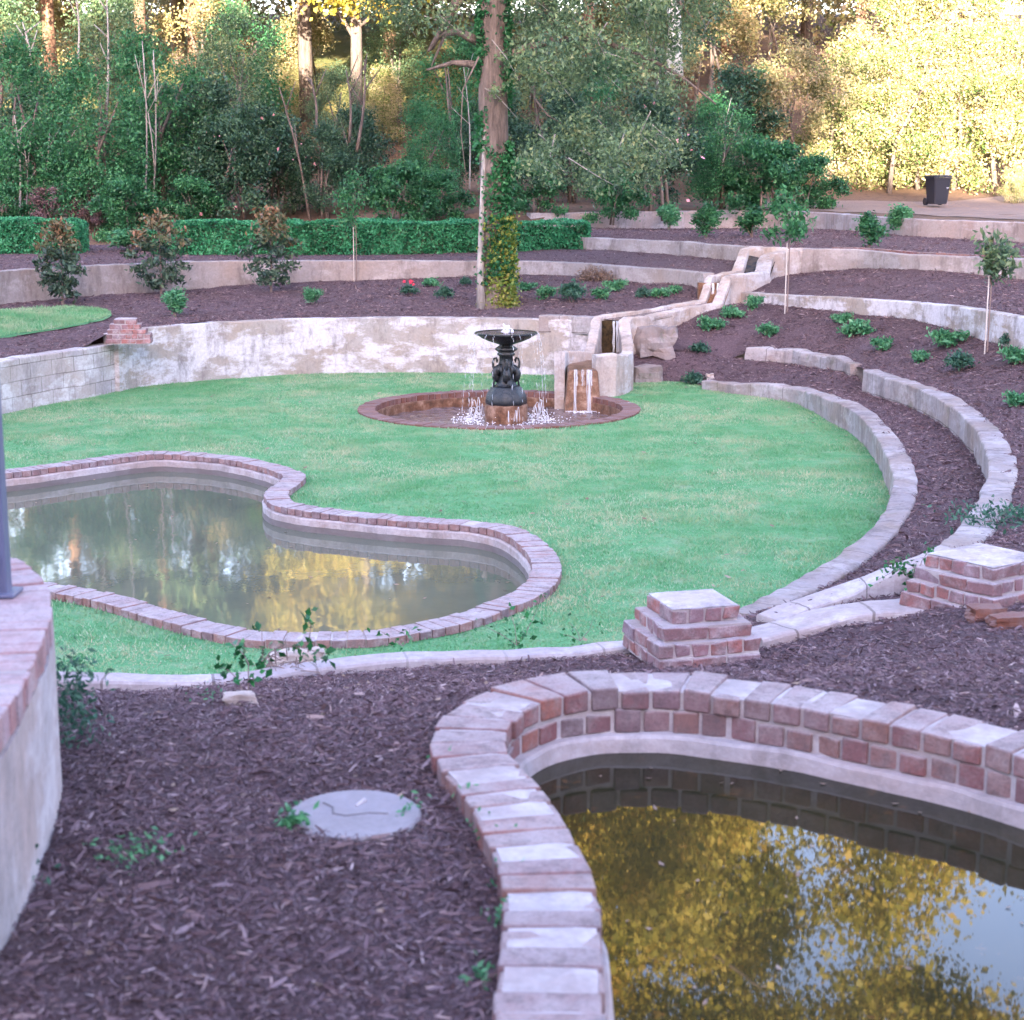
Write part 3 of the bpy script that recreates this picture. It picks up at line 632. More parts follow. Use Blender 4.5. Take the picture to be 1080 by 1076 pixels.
# ------------------------------------------------------------------ pools
def ring_bricks(mb, inner, width, w_brick, z0, z1, out, closed=True, gap=.006, j=.004, inset=0.0, phase=0.0, keep=None):
    s = resample(inner, w_brick, closed) if not phase else resample(np.roll(inner, int(phase*len(inner)/len(inner)), 0), w_brick, closed)
    n = normals2d(s, closed)*out; N = len(s)
    for i in range(N if closed else N-1):
        a, c = s[i], s[(i+1) % N]; na, nc = n[i], n[(i+1) % N]
        t = (c-a)[:2]; t = t/max(np.linalg.norm(t), 1e-6)*gap; r = random.uniform(-j, j); r2 = random.uniform(-j, j); r3 = random.uniform(-j, j)*1.2
        A = [(a[0]+t[0]+na[0]*(inset+r), a[1]+t[1]+na[1]*(inset+r)), (c[0]-t[0]+nc[0]*(inset+r2), c[1]-t[1]+nc[1]*(inset+r2)),
             (c[0]-t[0]+nc[0]*(width+r), c[1]-t[1]+nc[1]*(width+r)), (a[0]+t[0]+na[0]*(width+r2), a[1]+t[1]+na[1]*(width+r2))]
        if out > 0: A = [A[1], A[0], A[3], A[2]]
        if keep and not keep(A): continue
        A = A[::-1] if np.cross(np.subtract(A[1], A[0]), np.subtract(A[2], A[0])) < 0 else A
        mb.hexa([(x, y, z0) for x, y in A], [(x, y, z1+r3+random.uniform(-j, j)*.5) for x, y in A])
def ring_sweep(name, path, prof, mat, out, parent=None, closed=True, rough=0.0):
    """prof: list of (offset outwards, z)"""
    n = normals2d(path, closed)*out; N = len(path); K = len(prof); V = []; UV = []
    s = 0
    for i in range(N):
        for (a, z) in prof:
            q = Vector((path[i][0]+n[i][0]*a, path[i][1]+n[i][1]*a, z))
            if rough: q += noise.noise_vector((q.x*7, q.y*7, q.z*7))*rough
            V.append(q); UV.append((s, z+a))
        s += np.linalg.norm(path[(i+1) % N][:2]-path[i][:2])
    fs = [(i*K+k, ((i+1) % N)*K+k, ((i+1) % N)*K+k+1, i*K+k+1) for i in range(N if closed else N-1) for k in range(K-1)]
    b = MB(); b.add(V, fs, UV); return b.build(name, mat, parent)

pool = thing('brick_pool', 'curved garden pool in the foreground with a red brick rim and clear dark water', 'pool', (2.6, 4, 1.62))
pool_children = []
b = MB(); ring_bricks(b, PIN, CW, .105, ZP-.07, ZP, OUT1, j=.007); pool_children.append(b.build('brick_coping', M['brick'], bevel=.008))
b = MB(); ring_bricks(b, PIN, CW-.01, .1, ZP-.151, ZP-.079, OUT1, j=.009, inset=.004); pool_children.append(b.build('brick_course', M['brick'], bevel=.006))
pool_children.append(ring_sweep('mortar_bed', PIN, [(.012, ZP-.3), (.012, ZP-.006), (.06, ZP-.003), (CW-.015, ZP-.006), (CW-.015, ZP-.4)], M['mortar'], OUT1, rough=.004))
pool_children.append(ring_sweep('concrete_ledge', PIN, [(.03, ZP-.150), (-.018, ZP-.155), (-.026, ZP-.166), (-.03, ZP-.20), (-.036, ZP-.245), (-.03, ZP-.6)], M['plaster'], OUT1, rough=.008))
for c in pool_children:
    c.parent = pool; c.matrix_parent_inverse = Matrix.Translation(-pool.location)
patch('pool_water', [tuple(q[:2]) for q in PIN[::2]], [], .5, ZP-.215, M['near_water'])
pool2 = thing('curved_pool', 'kidney shaped pool of murky green water set in the lawn on the left', 'pool', (-2.5, 16, 0)); ch = []
b = MB(); ring_bricks(b, LIN, .27, .115, 0.0, ZL, OUT2, j=.006); ch.append(b.build('brick_coping', M['brick_edge'], bevel=.006))
ch.append(ring_sweep('mortar_bed', LIN, [(.02, -.1), (.02, ZL-.006), (.25, ZL-.006), (.25, -.3)], M['mortar'], OUT2, rough=.004))
ch.append(ring_sweep('pool_wall', LIN, [(.03, 0.0), (-.01, -.005), (-.02, -.02), (-.02, -.085)], M['plaster'], OUT2, rough=.008))
ch.append(ring_sweep('wet_wall_band', LIN, [(-.02, -.085), (-.022, -.16), (-.02, -.6)], M['wet_wall'], OUT2, rough=.006))
for c in ch: c.parent = pool2; c.matrix_parent_inverse = Matrix.Translation(-pool2.location)
patch('pool_water', [tuple(q[:2]) for q in LIN[::2]], [], .6, -.15, M['pool_water'])
# fountain basin
basin = thing('fountain_basin', 'round sunken basin with a rust stained inside wall around the black fountain', 'basin', tuple(BC)); ch = []
C1 = np.array([(x, y, 0) for x, y in circ(BI, 90)]); sg = -1
b = MB(); ring_bricks(b, C1, BR-BI, .12, -.06, .03, sg, j=.006); ch.append(b.build('brick_rim', M['brick_rust'], bevel=.006))
ch.append(ring_sweep('mortar_bed', C1, [(.015, -.1), (.015, .022), (BR-BI-.02, .022), (BR-BI-.02, -.3)], M['mortar'], sg))
ch.append(ring_sweep('basin_wall', C1, [(.03, -.05), (-.01, -.06), (-.015, -.08), (-.015, -.6)], M['rust'], sg, rough=.008))
for c in ch: c.parent = basin; c.matrix_parent_inverse = Matrix.Translation(-basin.location)
patch('basin_water', circ(BI), [], .12, -.2, M['basin_water'], bump=.03, bs=4)

# ------------------------------------------------------------------ raised platform on the left
pf = thing('round_platform', 'raised round platform with a pinkish brick top and pale plastered side at the left edge', 'platform', (-1.9, 4, 1.8)); ch = []
ZT = 2.364; o_ = 1 if normals2d(PLAT)[len(PLAT)//2][0] < 0 else -1    # inward direction
b = MB(); ring_bricks(b, PLAT, .21, .078, ZT-.078, ZT, o_, closed=False, j=.005, gap=.003); ch.append(b.build('brick_coping', M['brick_pink'], bevel=.005))
inn = offset(PLAT, o_*.213)
b = MB(); ring_bricks(b, inn, .21, .078, ZT-.078, ZT-.002, o_, closed=False, j=.004, gap=.003); ch.append(b.build('brick_paving', M['brick_pink'], bevel=.005))
inn = offset(PLAT, o_*.43)
b = MB(); b.add([(q[0], q[1], ZT-.01) for q in inn]+[(-4.5, 5, ZT-.01), (-4.5, 1, ZT-.01)], [tuple(range(len(inn)+2))][::-1]); ch.append(b.build('platform_floor', M['plaster']))
ch.append(ring_sweep('plaster_wall', PLAT, [(-.0, 1.4), (-.0, 1.75), (.0, 2.0), (.0, 2.2), (-.001, ZT-.081), (.1, ZT-.078)], M['plaster'], o_, closed=False, rough=.008))
ch.append(ring_sweep('mortar_bed', PLAT, [(.008, ZT-.085), (.008, ZT-.006), (.41, ZT-.006)], M['mortar'], o_, closed=False))
for c in ch: c.parent = pf; c.matrix_parent_inverse = Matrix.Translation(-pf.location)
rb = P(0, 627, ZT); rail = thing('handrail', 'blue-grey metal handrail post standing on the round brick platform', 'handrail', (rb.x-.005, rb.y, ZT))
b = MB(); b.box(-.035, .035, -.03, .03, 0, 1.02); b.build('post', M['post'], rail, bevel=.006)
b = MB(); b.box(-.06, .06, -.055, .055, 0, .012); b.build('base_plate', M['post'], rail, bevel=.003)
b = MB(); b.tube([(0, 0, 1.03), (-.5, -.3, 1.03), (-1.2, -.9, 1.03)], .025, 10); b.build('rail', M['post'], rail, smooth=True)
b = MB(); b.tube([(-.12, -.06, .012), (-.05, -.06, .02), (-.015, -.06, .05), (.0, -.055, .09), (.012, -.045, .13)], .011, 8); b.build('scroll', flat_mat('pale_metal', (.4, .42, .55, 1), .4, .2, .5).m, rail, smooth=True)
# ------------------------------------------------------------------ the cascade
def KS(o): o['kind'] = 'stuff'; return o
cas = thing('water_cascade', 'zigzag concrete water cascade spilling from the upper terraces into the fountain basin', 'cascade', (1.2, 28.5, 0)); ch = []
def cw(name, pts, zb, thick=.15, side=1):
    o, _ = wall_mesh(name, [(q.x, q.y, q.z, zb) for q in pts], thick, M['concrete_cas'], side=side, step=.12, rough=.02, depth=.3, smooth=False, bev=.025, chip=.01)
    ch.append(o); return o
M['concrete_cas'] = concrete_mat('cascade_concrete', base=(.48, .43, .41, 1), warm=(.42, .32, .26, 1), wh=.45, dk=.65)
cw('side_wall', Ls[:6], -.1, .17); 
cw('channel_wall', Ls[5:9], .8, .13)
cw('riser_wall', Ls[8:12], .9, .15); cw('riser_wall', Ls[11:], 1.4, .2)
cw('basin_block', Rs[:6], -.1, .2); cw('channel_wall', Rs[5:11], .7, .2); cw('riser_wall', Rs[10:14], .9, .2); cw('riser_wall', Rs[13:], 1.4, .3)
hw = [D(790, 261, 35.5), D(820, 261, 35.3), D(850, 262, 35.1)]
cw('head_wall', hw, 1.4, .25)
# trough floors, drops and rust stains
b = MB()
b.box(.93, 1.36, 27.48, 28.8, -.3, .46, .01)
lip = [(.90, 27.30, .45), (1.38, 27.30, .45), (1.44, 27.18, -.25), (.84, 27.18, -.25), (.90, 27.9, .47), (1.38, 27.9, .47), (1.44, 27.9, -.25), (.84, 27.9, -.25)]
b.add(lip, [(0, 3, 2, 1), (0, 1, 5, 4), (1, 2, 6, 5), (3, 0, 4, 7)])
b.box(1.0, 1.95, 28.7, 30.2, -.3, .44, .01)
ch.append(b.build('spout', M['rust'], bevel=.03))
def strip(name, A, B, dz, mat):
    b = MB(); V = []
    for a, c in zip(A, B): V += [(a.x, a.y, a.z+dz), (c.x, c.y, c.z+dz)]
    b.add(V, [(2*i, 2*i+1, 2*i+3, 2*i+2) for i in range(len(A)-1)]); o = b.build(name, mat); ch.append(o); return o
A_ = [Ls[5], Ls[6], Ls[7], Ls[8]]; B_ = [Rs[6], Rs[7], Rs[9], Rs[10]]
strip('trough_floor', A_, B_, -.09, M['rust']); strip('flowing_water', A_, B_, -.065, M['trough_water'] if 'trough_water' in M else M['basin_water'])
strip('trough_floor', [Ls[8], Ls[10], Ls[11]], [Rs[10], Rs[12], Rs[13]], -.14, M['rust'])
strip('trough_floor', [Ls[11], Ls[13]], [Rs[13], Rs[15]], -.14, M['wet'])
b = MB(); fx0, fx1 = Ls[5].x-.02, Rs[6].x+.02
b.box(fx0, fx1, 30.15, 30.4, .3, 1.0, .0); ch.append(b.build('drop_face', M['wet']))
b = MB(); b.box(Ls[8].x-.1, Rs[10].x+.1, 32.75, 32.95, .9, 1.5); ch.append(b.build('drop_face', M['rust']))
def sheet(mb, x0, x1, y, z1, z0, n, thr=.08, w=.012, throw=.1):
    for i in range(n):
        x = random.uniform(x0, x1); k = 7; w_ = w*random.uniform(.5, 1.5); yy = y+random.uniform(-.02, .02)
        pts = [(x+random.uniform(-.006, .006), yy-throw*(t/k)**.6, z1-(z1-z0)*(t/k)**1.2) for t in range(k+1)]
        mb.tube(pts, [w_*random.uniform(.5, 1.2) for _ in pts], 5)
b = MB(); sheet(b, .99, 1.03, 27.27, .47, -.2, 3, w=.007, throw=.14); sheet(b, 1.2, 1.27, 27.27, .47, -.2, 4, w=.008, throw=.14); sheet(b, 1.0, 1.3, 27.27, .47, .22, 12, w=.006, throw=.07); sheet(b, fx0+.17, fx1-.03, 30.13, 1.0, .44, 14, w=.016, throw=.08)
sheet(b, Ls[8].x+.12, Rs[10].x-.02, 32.7, 1.5, 1.2, 6, w=.014, throw=.03); ch.append(KS(b.build('falling_water', M['stream'], smooth=True)))
b = MB()
for i in range(60): b.blob((random.choice([1.01, 1.23])+random.gauss(0, .07), 27.12+random.gauss(0, .07), -.19), (random.uniform(.008, .025), .02, .01), 6)
ch.append(KS(b.build('splash_foam', M['foam'], smooth=True)))
for c in ch: c.parent = cas; c.matrix_parent_inverse = Matrix.Translation(-cas.location)

def rock(name, label, c, r, mat, seed=0, rz=0.0, group=None, cat='rock'):
    vs = []; fs = []; n = 7
    b = MB(); V = []
    import itertools
    idx = {}
    for f in range(6):
        ax = f//2; sg = 1 if f % 2 else -1
        for i in range(n):
            for j in range(n):
                u = -1+2*i/(n-1); v = -1+2*j/(n-1); p = [0, 0, 0]; p[ax] = sg; p[(ax+1) % 3] = u; p[(ax+2) % 3] = v
                q = Vector(p); q = q*.72 + q.normalized()*.35
                nn_ = noise.noise(q*1.1+Vector((seed*3.1, 0, 0)))*.35 + noise.noise(q*3+Vector((seed, 5, 0)))*.12
                q = q*(1+nn_); V.append(Vector((q.x*r[0], q.y*r[1], q.z*r[2])))
        for i in range(n-1):
            for j in range(n-1):
                a = f*n*n+i*n+j; q = (a, a+1, a+n+1, a+n); fs.append(q if sg > 0 else q[::-1])
    b.add(V, fs, [(v.x, v.z) for v in V]); o = b.build(name, mat); o.location = c; o.rotation_euler = (0, 0, rz)
    return tag(o, label, cat, group)
M['rock'] = concrete_mat('rough_rock', base=(.26, .235, .24, 1), warm=(.24, .18, .16, 1), white=(.42, .4, .42, 1), dk=.9, wh=.4, moss=.6)
q = D(690, 362, 30.35); rock('rock', 'large pale boulder tucked under the right wall of the cascade', (q.x, q.y, .62), (.33, .25, .27), M['rock'], 9, .2)
q = D(682, 392, 29.6); rock('rock', 'small brown stone at the lawn edge below the boulder', (q.x, q.y, .1), (.24, .15, .17), M['rock'], 5, .2)
q = D(727, 379, 29.5); rock('rock', 'tiny white pebble-like stone in the mulch left of two', (q.x, q.y, zf1(q.x, q.y)+.04), (.05, .05, .045), M['concrete_cas'], 1)
q = D(749, 381, 29.2); rock('rock', 'round white stone lying alone in the mulch below the short broken wall end', (q.x, q.y, zf1(q.x, q.y)+.05), (.06, .06, .05), M['concrete_cas'], 7)

# ------------------------------------------------------------------ the fountain
FX, FY = -.09, 26.2
fo = thing('tiered_fountain', 'black cast iron fountain with a wide bowl and bird ornaments on a rusty brick plinth', 'fountain', (FX, FY, -.2))
b = MB(); b.lathe([(0, -.4), (.33, -.4), (.335, .2), (.33, .25), (.3, .265), (0, .27)], 40); b.build('plinth', M['rust'], fo, smooth=False, bevel=0)
b = MB(); b.lathe([(.3, .262), (.315, .28), (.315, .33), (.30, .40), (.27, .46), (.24, .49), (.235, .52), (.2, .54), (.17, .55)], 48, lobes=8, amp=.03); b.build('base', M['iron'], fo, smooth=True)
b = MB(); b.lathe([(.17, .55), (.15, .57), (.13, .62), (.12, .7), (.135, .78), (.12, .86), (.10, .93), (.10, 1.0), (.13, 1.02), (.13, 1.045), (.11, 1.06), (.15, 1.09), (.17, 1.115), (.14, 1.14), (.1, 1.17), (.09, 1.2)], 40, lobes=6, amp=.06); b.build('column', M['iron'], fo, smooth=True)
b = MB(); b.lathe([(0, 1.17), (.1, 1.175), (.16, 1.2), (.27, 1.235), (.37, 1.28), (.43, 1.32), (.46, 1.335), (.485, 1.345), (.49, 1.36), (.475, 1.37), (.45, 1.36), (.3, 1.325), (0, 1.3)], 64, lobes=32, amp=.008); b.build('bowl', M['iron'], fo, smooth=True)
b = MB(); b.lathe([(0, 1.345), (.2, 1.35), (.455, 1.357)], 48, lobes=5, amp=.0); b.build('bowl_water', M['basin_water'], fo, smooth=True)
for k in range(4):
    a = math.pi/4*0 + k*math.pi/2 + .05; ca, sa = math.cos(a), math.sin(a)
    b = MB(); R_ = lambda r, z, o=0: (r*ca-o*sa, r*sa+o*ca, z)
    b.tube([R_(.11, .60), R_(.155, .66), R_(.165, .74), R_(.14, .82), R_(.115, .86)], [.03, .06, .07, .05, .02], 8)      # body
    b.tube([R_(.16, .78), R_(.20, .84), R_(.205, .91), R_(.185, .965), R_(.155, .975), R_(.14, .94), R_(.142, .90)], [.03, .022, .018, .017, .019, .02, .006], 7)
    b.tube([R_(.17, .68, .03), R_(.19, .6, .02), R_(.2, .52, .03)], [.025, .016, .02], 6)
    b.tube([R_(.13, .72, .06), R_(.12, .8, .085), R_(.1, .9, .07)], [.02, .035, .008], 6)
    b.tube([R_(.13, .72, -.06), R_(.12, .8, -.085), R_(.1, .9, -.07)], [.02, .035, .008], 6)
    b.build('bird_ornament', M['iron'], fo, smooth=True)
# water thrown from the bowl
b = MB()
for i in range(26):
    b.blob((random.gauss(0, .05), random.gauss(0, .05), 1.37+abs(random.gauss(0, .045))), (random.uniform(.008, .028),)*2+(random.uniform(.015, .045),), 6)
KS(b.build('bubbling_jet', M['foam'], fo, smooth=True))
b = MB(); SA = [3.05, 3.2, 3.5, 2.8, .1, -.12, .3, -.5, 4.1, 4.9, 5.6, 2.2, 1.2, 3.35, -.05, 4.4, 5.2]
for i, a in enumerate(SA):
    a += random.uniform(-.08, .08); v = random.uniform(.06, .22) if i > 5 else random.uniform(.12, .3); main = i < 7
    pr = None
    for s_ in range(26 if main else 14):
        t = (s_+random.uniform(0, 1))/(26 if main else 14)*.56; z = 1.36-4.9*t*t
        if z < .0: break
        r = .48+v*t*1.4; L_ = (.03+.12*t)*random.uniform(.5, 1.2)
        aa = a+random.gauss(0, .012); p0 = (r*math.cos(aa), r*math.sin(aa), z)
        b.tube([(p0[0], p0[1], z+L_/2), (p0[0]+.004, p0[1], z), (p0[0]+.003, p0[1], z-L_/2)], [.002, random.uniform(.003, .006), .002], 5)
KS(b.build('falling_drops', M['stream'], fo, smooth=True))
b = MB()
for sx_ in (-1, 1):
    for i in range(9):                                          # small arcs leaping from the splash ring
        a = (0 if sx_ > 0 else math.pi)+random.gauss(0, .7); r0 = random.uniform(.38, .55); h = random.uniform(.12, .36); dr = random.uniform(.03, .16)
        pts = [((r0+dr*u)*math.cos(a), (r0+dr*u)*math.sin(a), .02+h*4*u*(1-u)) for u in np.linspace(.05, .95, 8)]
        b.tube(pts, [random.uniform(.003, .008) for _ in pts], 5)
KS(b.build('leaping_spray', M['stream'], fo, smooth=True))
b = MB()
for i in range(560):
    a = random.gauss(0 if i % 2 else math.pi, .75); r = abs(random.gauss(.62, .13)); 
    if r < .36: continue
    h = random.uniform(.004, .035) if random.random() < .8 else random.uniform(.03, .13)
    b.blob((r*math.cos(a), r*math.sin(a), h), (random.uniform(.004, .016), random.uniform(.004, .016), random.uniform(.003, .011)), 6)
KS(b.build('splash_foam', M['foam'], fo, smooth=True))

# ------------------------------------------------------------------ brick piers
def pier(name, label, c, z0, rz, courses, top_wash=True, slant=0):
    t = thing(name, label, 'brick pier', (c[0], c[1], z0), rz, None)
    Wd, Hc, Ln = .105, .078, .21
    for k, (sx_, sy_, ox, oy) in enumerate(courses):
        b = MB(); z = k*Hc; rot = k % 2
        A, B_ = (sx_, sy_) if not rot else (sy_, sx_)
        nb = max(1, round(A/Ln)); nr = max(1, round(B_/Wd)); la, lb = A/nb, B_/nr
        for i in range(nb):
            for j in range(nr):
                x0, x1, y0, y1 = -A/2+i*la+.004, -A/2+(i+1)*la-.004, -B_/2+j*lb+.004, -B_/2+(j+1)*lb-.004
                jt = random.uniform(-.004, .004)
                if rot: x0, x1, y0, y1 = y0, y1, x0, x1
                b.box(x0+ox+jt, x1+ox+jt, y0+oy, y1+oy, z+.005, z+Hc-.003, .009)
        b.build('brick_course', M['brick_pier'], t, bevel=.007)
        b = MB(); b.box(-sx_/2+.012+ox, sx_/2-.012+ox, -sy_/2+.012+oy, sy_/2-.012+oy, z-.004, z+Hc-.001); b.build('mortar_joint', M['mortar'], t)
    if top_wash:
        sx_, sy_, ox, oy = courses[-1]; b = MB(); n = 12; V = []
        for i in range(n):
            for j in range(n):
                u, v = -1+2*i/(n-1), -1+2*j/(n-1); V.append((u*sx_/2*.96+ox, v*sy_/2*.96+oy, len(courses)*Hc+.004+(0 if max(abs(u), abs(v)) > .95 else .008+.006*noise.noise((u*3, v*3, z0)))))
        b.add(V, [(i*n+j, (i+1)*n+j, (i+1)*n+j+1, i*n+j+1) for i in range(n-1) for j in range(n-1)]); b.build('mortar_cap', M['cap'], t, smooth=True)
    return t
M['cap'] = concrete_mat('pale_mortar_cap', base=(.48, .44, .47, 1), warm=(.42, .35, .35, 1), wh=.7, dk=.8)
pier('brick_pier', 'stepped brick pier with pale mortar top between the lawn and the near pool', (1.0, 9.16), .96, .27, [(.60, .60, -.02, -.03), (.52, .52, -.01, -.02), (.43, .43, 0, 0), (.39, .39, 0, .01)][0:1]+[(.60, .58, -.02, -.03), (.52, .50, -.01, -.02), (.40, .40, 0, 0)])
pier('brick_pier', 'brick pier with pale top at the right edge, ivy on its left', (2.80, 9.83), .98, .64, [(.72, .70, 0, 0), (.70, .68, 0, 0), (.66, .64, 0, 0), (.6, .58, 0, 0), (.5, .5, 0, 0)])
pier('brick_stub', 'small distant brick stub on the wall top at the left, beside the small upper lawn', (P(135, 352, 1.0).x, P(135, 352, 1.0).y+.12), .84, .1, [(.72, .42, 0, 0), (.7, .4, 0, 0), (.62, .38, -.03, 0), (.5, .34, -.06, 0), (.36, .3, -.05, 0)])
for i, (px, py, s_, lb) in enumerate([(1040, 657, .1, 'brown broken brick chunk in the mulch against the right pier'), (1068, 663, .13, 'orange broken brick half at the right edge below the pier')]):
    q = hit(px, py, zf0, 3, 12); rock('brick_chunk', lb, (q.x, q.y, q.z+.03), (s_, .06, .045), M['brick_rust'], i+11, .2, cat='brick')
# round concrete cover
q = hit(374, 868, zf0, 3, 8); cv = thing('concrete_cover', 'round pale concrete cover lying flat in the foreground mulch', 'cover', (q.x, q.y, q.z-.004))
b = MB(); b.lathe([(0, -.05), (.172, -.05), (.178, -.01), (.178, .012), (.172, .02), (.12, .021), (.06, .022), (0, .022)], 48); b.build('disc', M['cover'], cv, smooth=False, bevel=0); cv.scale = (1.07, 1.07, 1)
b = MB(); b.tube([(-.09, .07, .022), (-.06, .035, .022), (-.055, -.01, .022), (-.02, -.025, .022), (.04, -.005, .022), (.09, -.01, .022)], .0035, 5); b.build('crack', flat_mat('crack_dark', (.14, .13, .14, 1)).m, cv)
b = MB(); b.tube([(.0, .045, .023), (.02, .085, .023)], [.004, .009], 6); b.build('raised_mark', M['cap'], cv)
# small blocks beside the vine
for px, py, r_, lb in [(253, 748, (.06, .03, .03), 'small pale concrete block alone in the mulch below the vine'), (303, 703, (.09, .07, .05), 'broken pale stone under the dead tangled stems'), (330, 702, (.07, .06, .06), 'small pinkish stone right of the dead tangled stems')]:
    q = hit(px, py, zf0, 3, 12); rock('stone', lb, (q.x, q.y, q.z+.03), r_, M['concrete_cas'], int(px), .2, cat='stone')

# ------------------------------------------------------------------ rubbish bin
q = hit(988, 219, zf7, 38, 70); bn = thing('wheeled_bin', 'black wheeled rubbish bin standing on the sandy path by the yellow shrubs', 'bin', (q.x, q.y, q.z+.06), .25)
def rr(w_, d_, r, n=5):
    out = []
    for cx, cy, a0 in ((w_/2-r, d_/2-r, 0), (-w_/2+r, d_/2-r, 90), (-w_/2+r, -d_/2+r, 180), (w_/2-r, -d_/2+r, 270)):
        for k in range(n): a = math.radians(a0+90*k/(n-1)); out.append((cx+r*math.cos(a), cy+r*math.sin(a)))
    return out
def loft(mb, secs):
    V = []; n = len(secs[0][0])
    for ring, z in secs: V += [(x, y, z) for x, y in ring]
    fs = [(i*n+k, i*n+(k+1) % n, (i+1)*n+(k+1) % n, (i+1)*n+k) for i in range(len(secs)-1) for k in range(n)]
    fs += [tuple(range(n-1, -1, -1)), tuple((len(secs)-1)*n+k for k in range(n))]; mb.add(V, fs)
b = MB(); loft(b, [(rr(.43, .46, .06), .04), (rr(.45, .48, .06), .1), (rr(.56, .6, .06), .76), (rr(.6, .64, .06), .77), (rr(.6, .64, .06), .81)]); b.build('body', M['can'], bn)
b = MB(); loft(b, [(rr(.63, .68, .07), .815), (rr(.64, .69, .07), .835), (rr(.6, .64, .07), .86), (rr(.4, .45, .07), .88)]); b.build('lid', M['can'], bn, smooth=False)
for sx_ in (-1, 1):
    b = MB(); b.tube([(sx_*.20, .26, .11), (sx_*.27, .26, .11)], .11, 18); b.build('wheel', M['can'], bn)
b = MB(); b.tube([(-.22, .34, .78), (-.22, .39, .8), (.22, .39, .8), (.22, .34, .78)], .016, 8); b.build('handle', M['can'], bn)
b = MB(); b.lathe([(0, 0), (.045, 0), (.045, .004), (0, .004)], 20); o = b.build('round_emblem', M['foam'], bn); o.location = (.17, -.272, .53); o.rotation_euler = (math.pi/2-.09, 0, 0)
q = hit(1001, 218, zf7, 38, 70); b = MB(); b.box(-.05, .05, -.04, .04, 0, 1.05, .004); o = b.build('marker_post', M['plaster'], bevel=.01); o.location = (q.x+.02, q.y+.5, q.z); tag(o, 'faint pale post standing just right of the black bin', 'post')
# ------------------------------------------------------------------ plants
def foliage(name, C, L, W, mat, parent=None, **k):
    V, Fq = leaf_geo(np.asarray(C), L, W, **k); return np_mesh(name, V, Fq, mat, parent)
def copy_tree(o, parent=None):
    c = o.copy(); COL.objects.link(c)
    if parent: c.parent = parent
    for ch_ in list(o.children): copy_tree(ch_, c)
    return c
# clipped hedges
def hedge(label, x0, x1, y, z0, h, d):
    t = thing('hedge', label, 'hedge', ((x0+x1)/2, y, z0), 0, 'clipped hedges behind the second wall')
    b = MB(); b.box(-(x1-x0)/2+.12, (x1-x0)/2-.12, -d/2+.12, d/2-.12, 0, h-.12, .03); b.build('inner_branches', M['leaf_dark'], t)
    n = int((x1-x0)*2600); L_ = x1-x0; u = RNG.uniform(-L_/2, L_/2, n); r = RNG.random(n); C = np.zeros((n, 3))
    C[:, 0] = u; side = r < .55; C[side, 1] = -d/2+np.abs(RNG.normal(0, .04, side.sum())); C[side, 2] = RNG.uniform(.0, h, side.sum())
    top = ~side; C[top, 1] = RNG.uniform(-d/2, d/2, top.sum()); C[top, 2] = h-np.abs(RNG.normal(0, .035, top.sum()))
    e = RNG.random(n) < .1; C[e, 0] = np.sign(u[e])*(L_/2-np.abs(RNG.normal(0, .04, e.sum()))); C[e, 1] = RNG.uniform(-d/2, d/2, e.sum()); C[e, 2] = RNG.uniform(0, h, e.sum())
    w_ = np.array([noise.noise((c[0]*1.6+x0, c[2]*2, c[1]*2)) for c in C]); C[:, 2] += w_*.11*(C[:, 2]/h); C[:, 1] -= w_*.10*side
    edge = np.maximum(0, np.abs(C[:, 0])-(L_/2-.25))/.25; C[:, 2] -= edge**2*.12*(C[:, 2] > h*.6)
    foliage('foliage', C, .075, .05, M['hedge'], t); return t
hedge('left clipped green hedge ending at the gap behind the leftmost magnolia', P(-280, 262, 1.7).x, P(103, 262, 1.7).x, 41.6, 1.62, .84, 1.1)
hedge('long clipped green hedge running behind the ivy covered tree', P(180, 262, 1.7).x, P(622, 266, 1.7).x, 41.2, 1.62, .80, 1.1)

def shrub_proto(name, mat, h, r, n, L_, W_, lobes=7, stems=5, **k):
    t = thing(name, '', 'shrub')
    cl = []
    for i in range(lobes):
        a = random.uniform(0, 6.28); rr_ = random.uniform(.15, .62)*r; cl.append(((rr_*math.cos(a), rr_*math.sin(a), random.uniform(.3, .85)*h), (r*.42, r*.42, h*.24)))
    foliage('foliage', clump_points(cl, n), L_, W_, mat, t, **k)
    b = MB()
    for i in range(stems):
        c = cl[i % len(cl)][0]; b.tube([(random.uniform(-.03, .03), random.uniform(-.03, .03), -.05), (c[0]*.4, c[1]*.4, c[2]*.5), c], [.012*h+.004, .008*h+.003, .003], 5)
    b.build('stems', M['twig'], t); return t
PROTO = {}; USED = set()
def place(kind, loc, label, s=1.0, rz=None, group=None, cat=None, sz=None):
    p = PROTO[kind]; t = p if kind not in USED else copy_tree(p); USED.add(kind)
    t.location = loc; t.rotation_euler = (0, 0, random.uniform(0, 6.28) if rz is None else rz); t.scale = (s, s, sz or s)
    t['label'] = label
    if cat: t['category'] = cat
    if group: t['group'] = group
    elif 'group' in t: del t['group']
    return t
PROTO['low'] = shrub_proto('low_shrub', M['leaf_bush'], .3, .34, 620, .085, .035, 8, zb=.5)
PROTO['low2'] = shrub_proto('low_shrub', M['leaf_bush'], .32, .30, 520, .085, .038, 6, zb=.6)
PROTO['lowd'] = shrub_proto('low_shrub', M['leaf_bush_dark'], .34, .34, 620, .08, .034, 7, zb=.3)
PROTO['mid'] = shrub_proto('leafy_shrub', M['leaf_green'], 1.0, .42, 1500, .11, .05, 10)
PROTO['midb'] = shrub_proto('leafy_shrub', M['leaf_bush'], .8, .42, 1300, .1, .045, 9)
G = 'small green shrubs planted in the mulch beds'
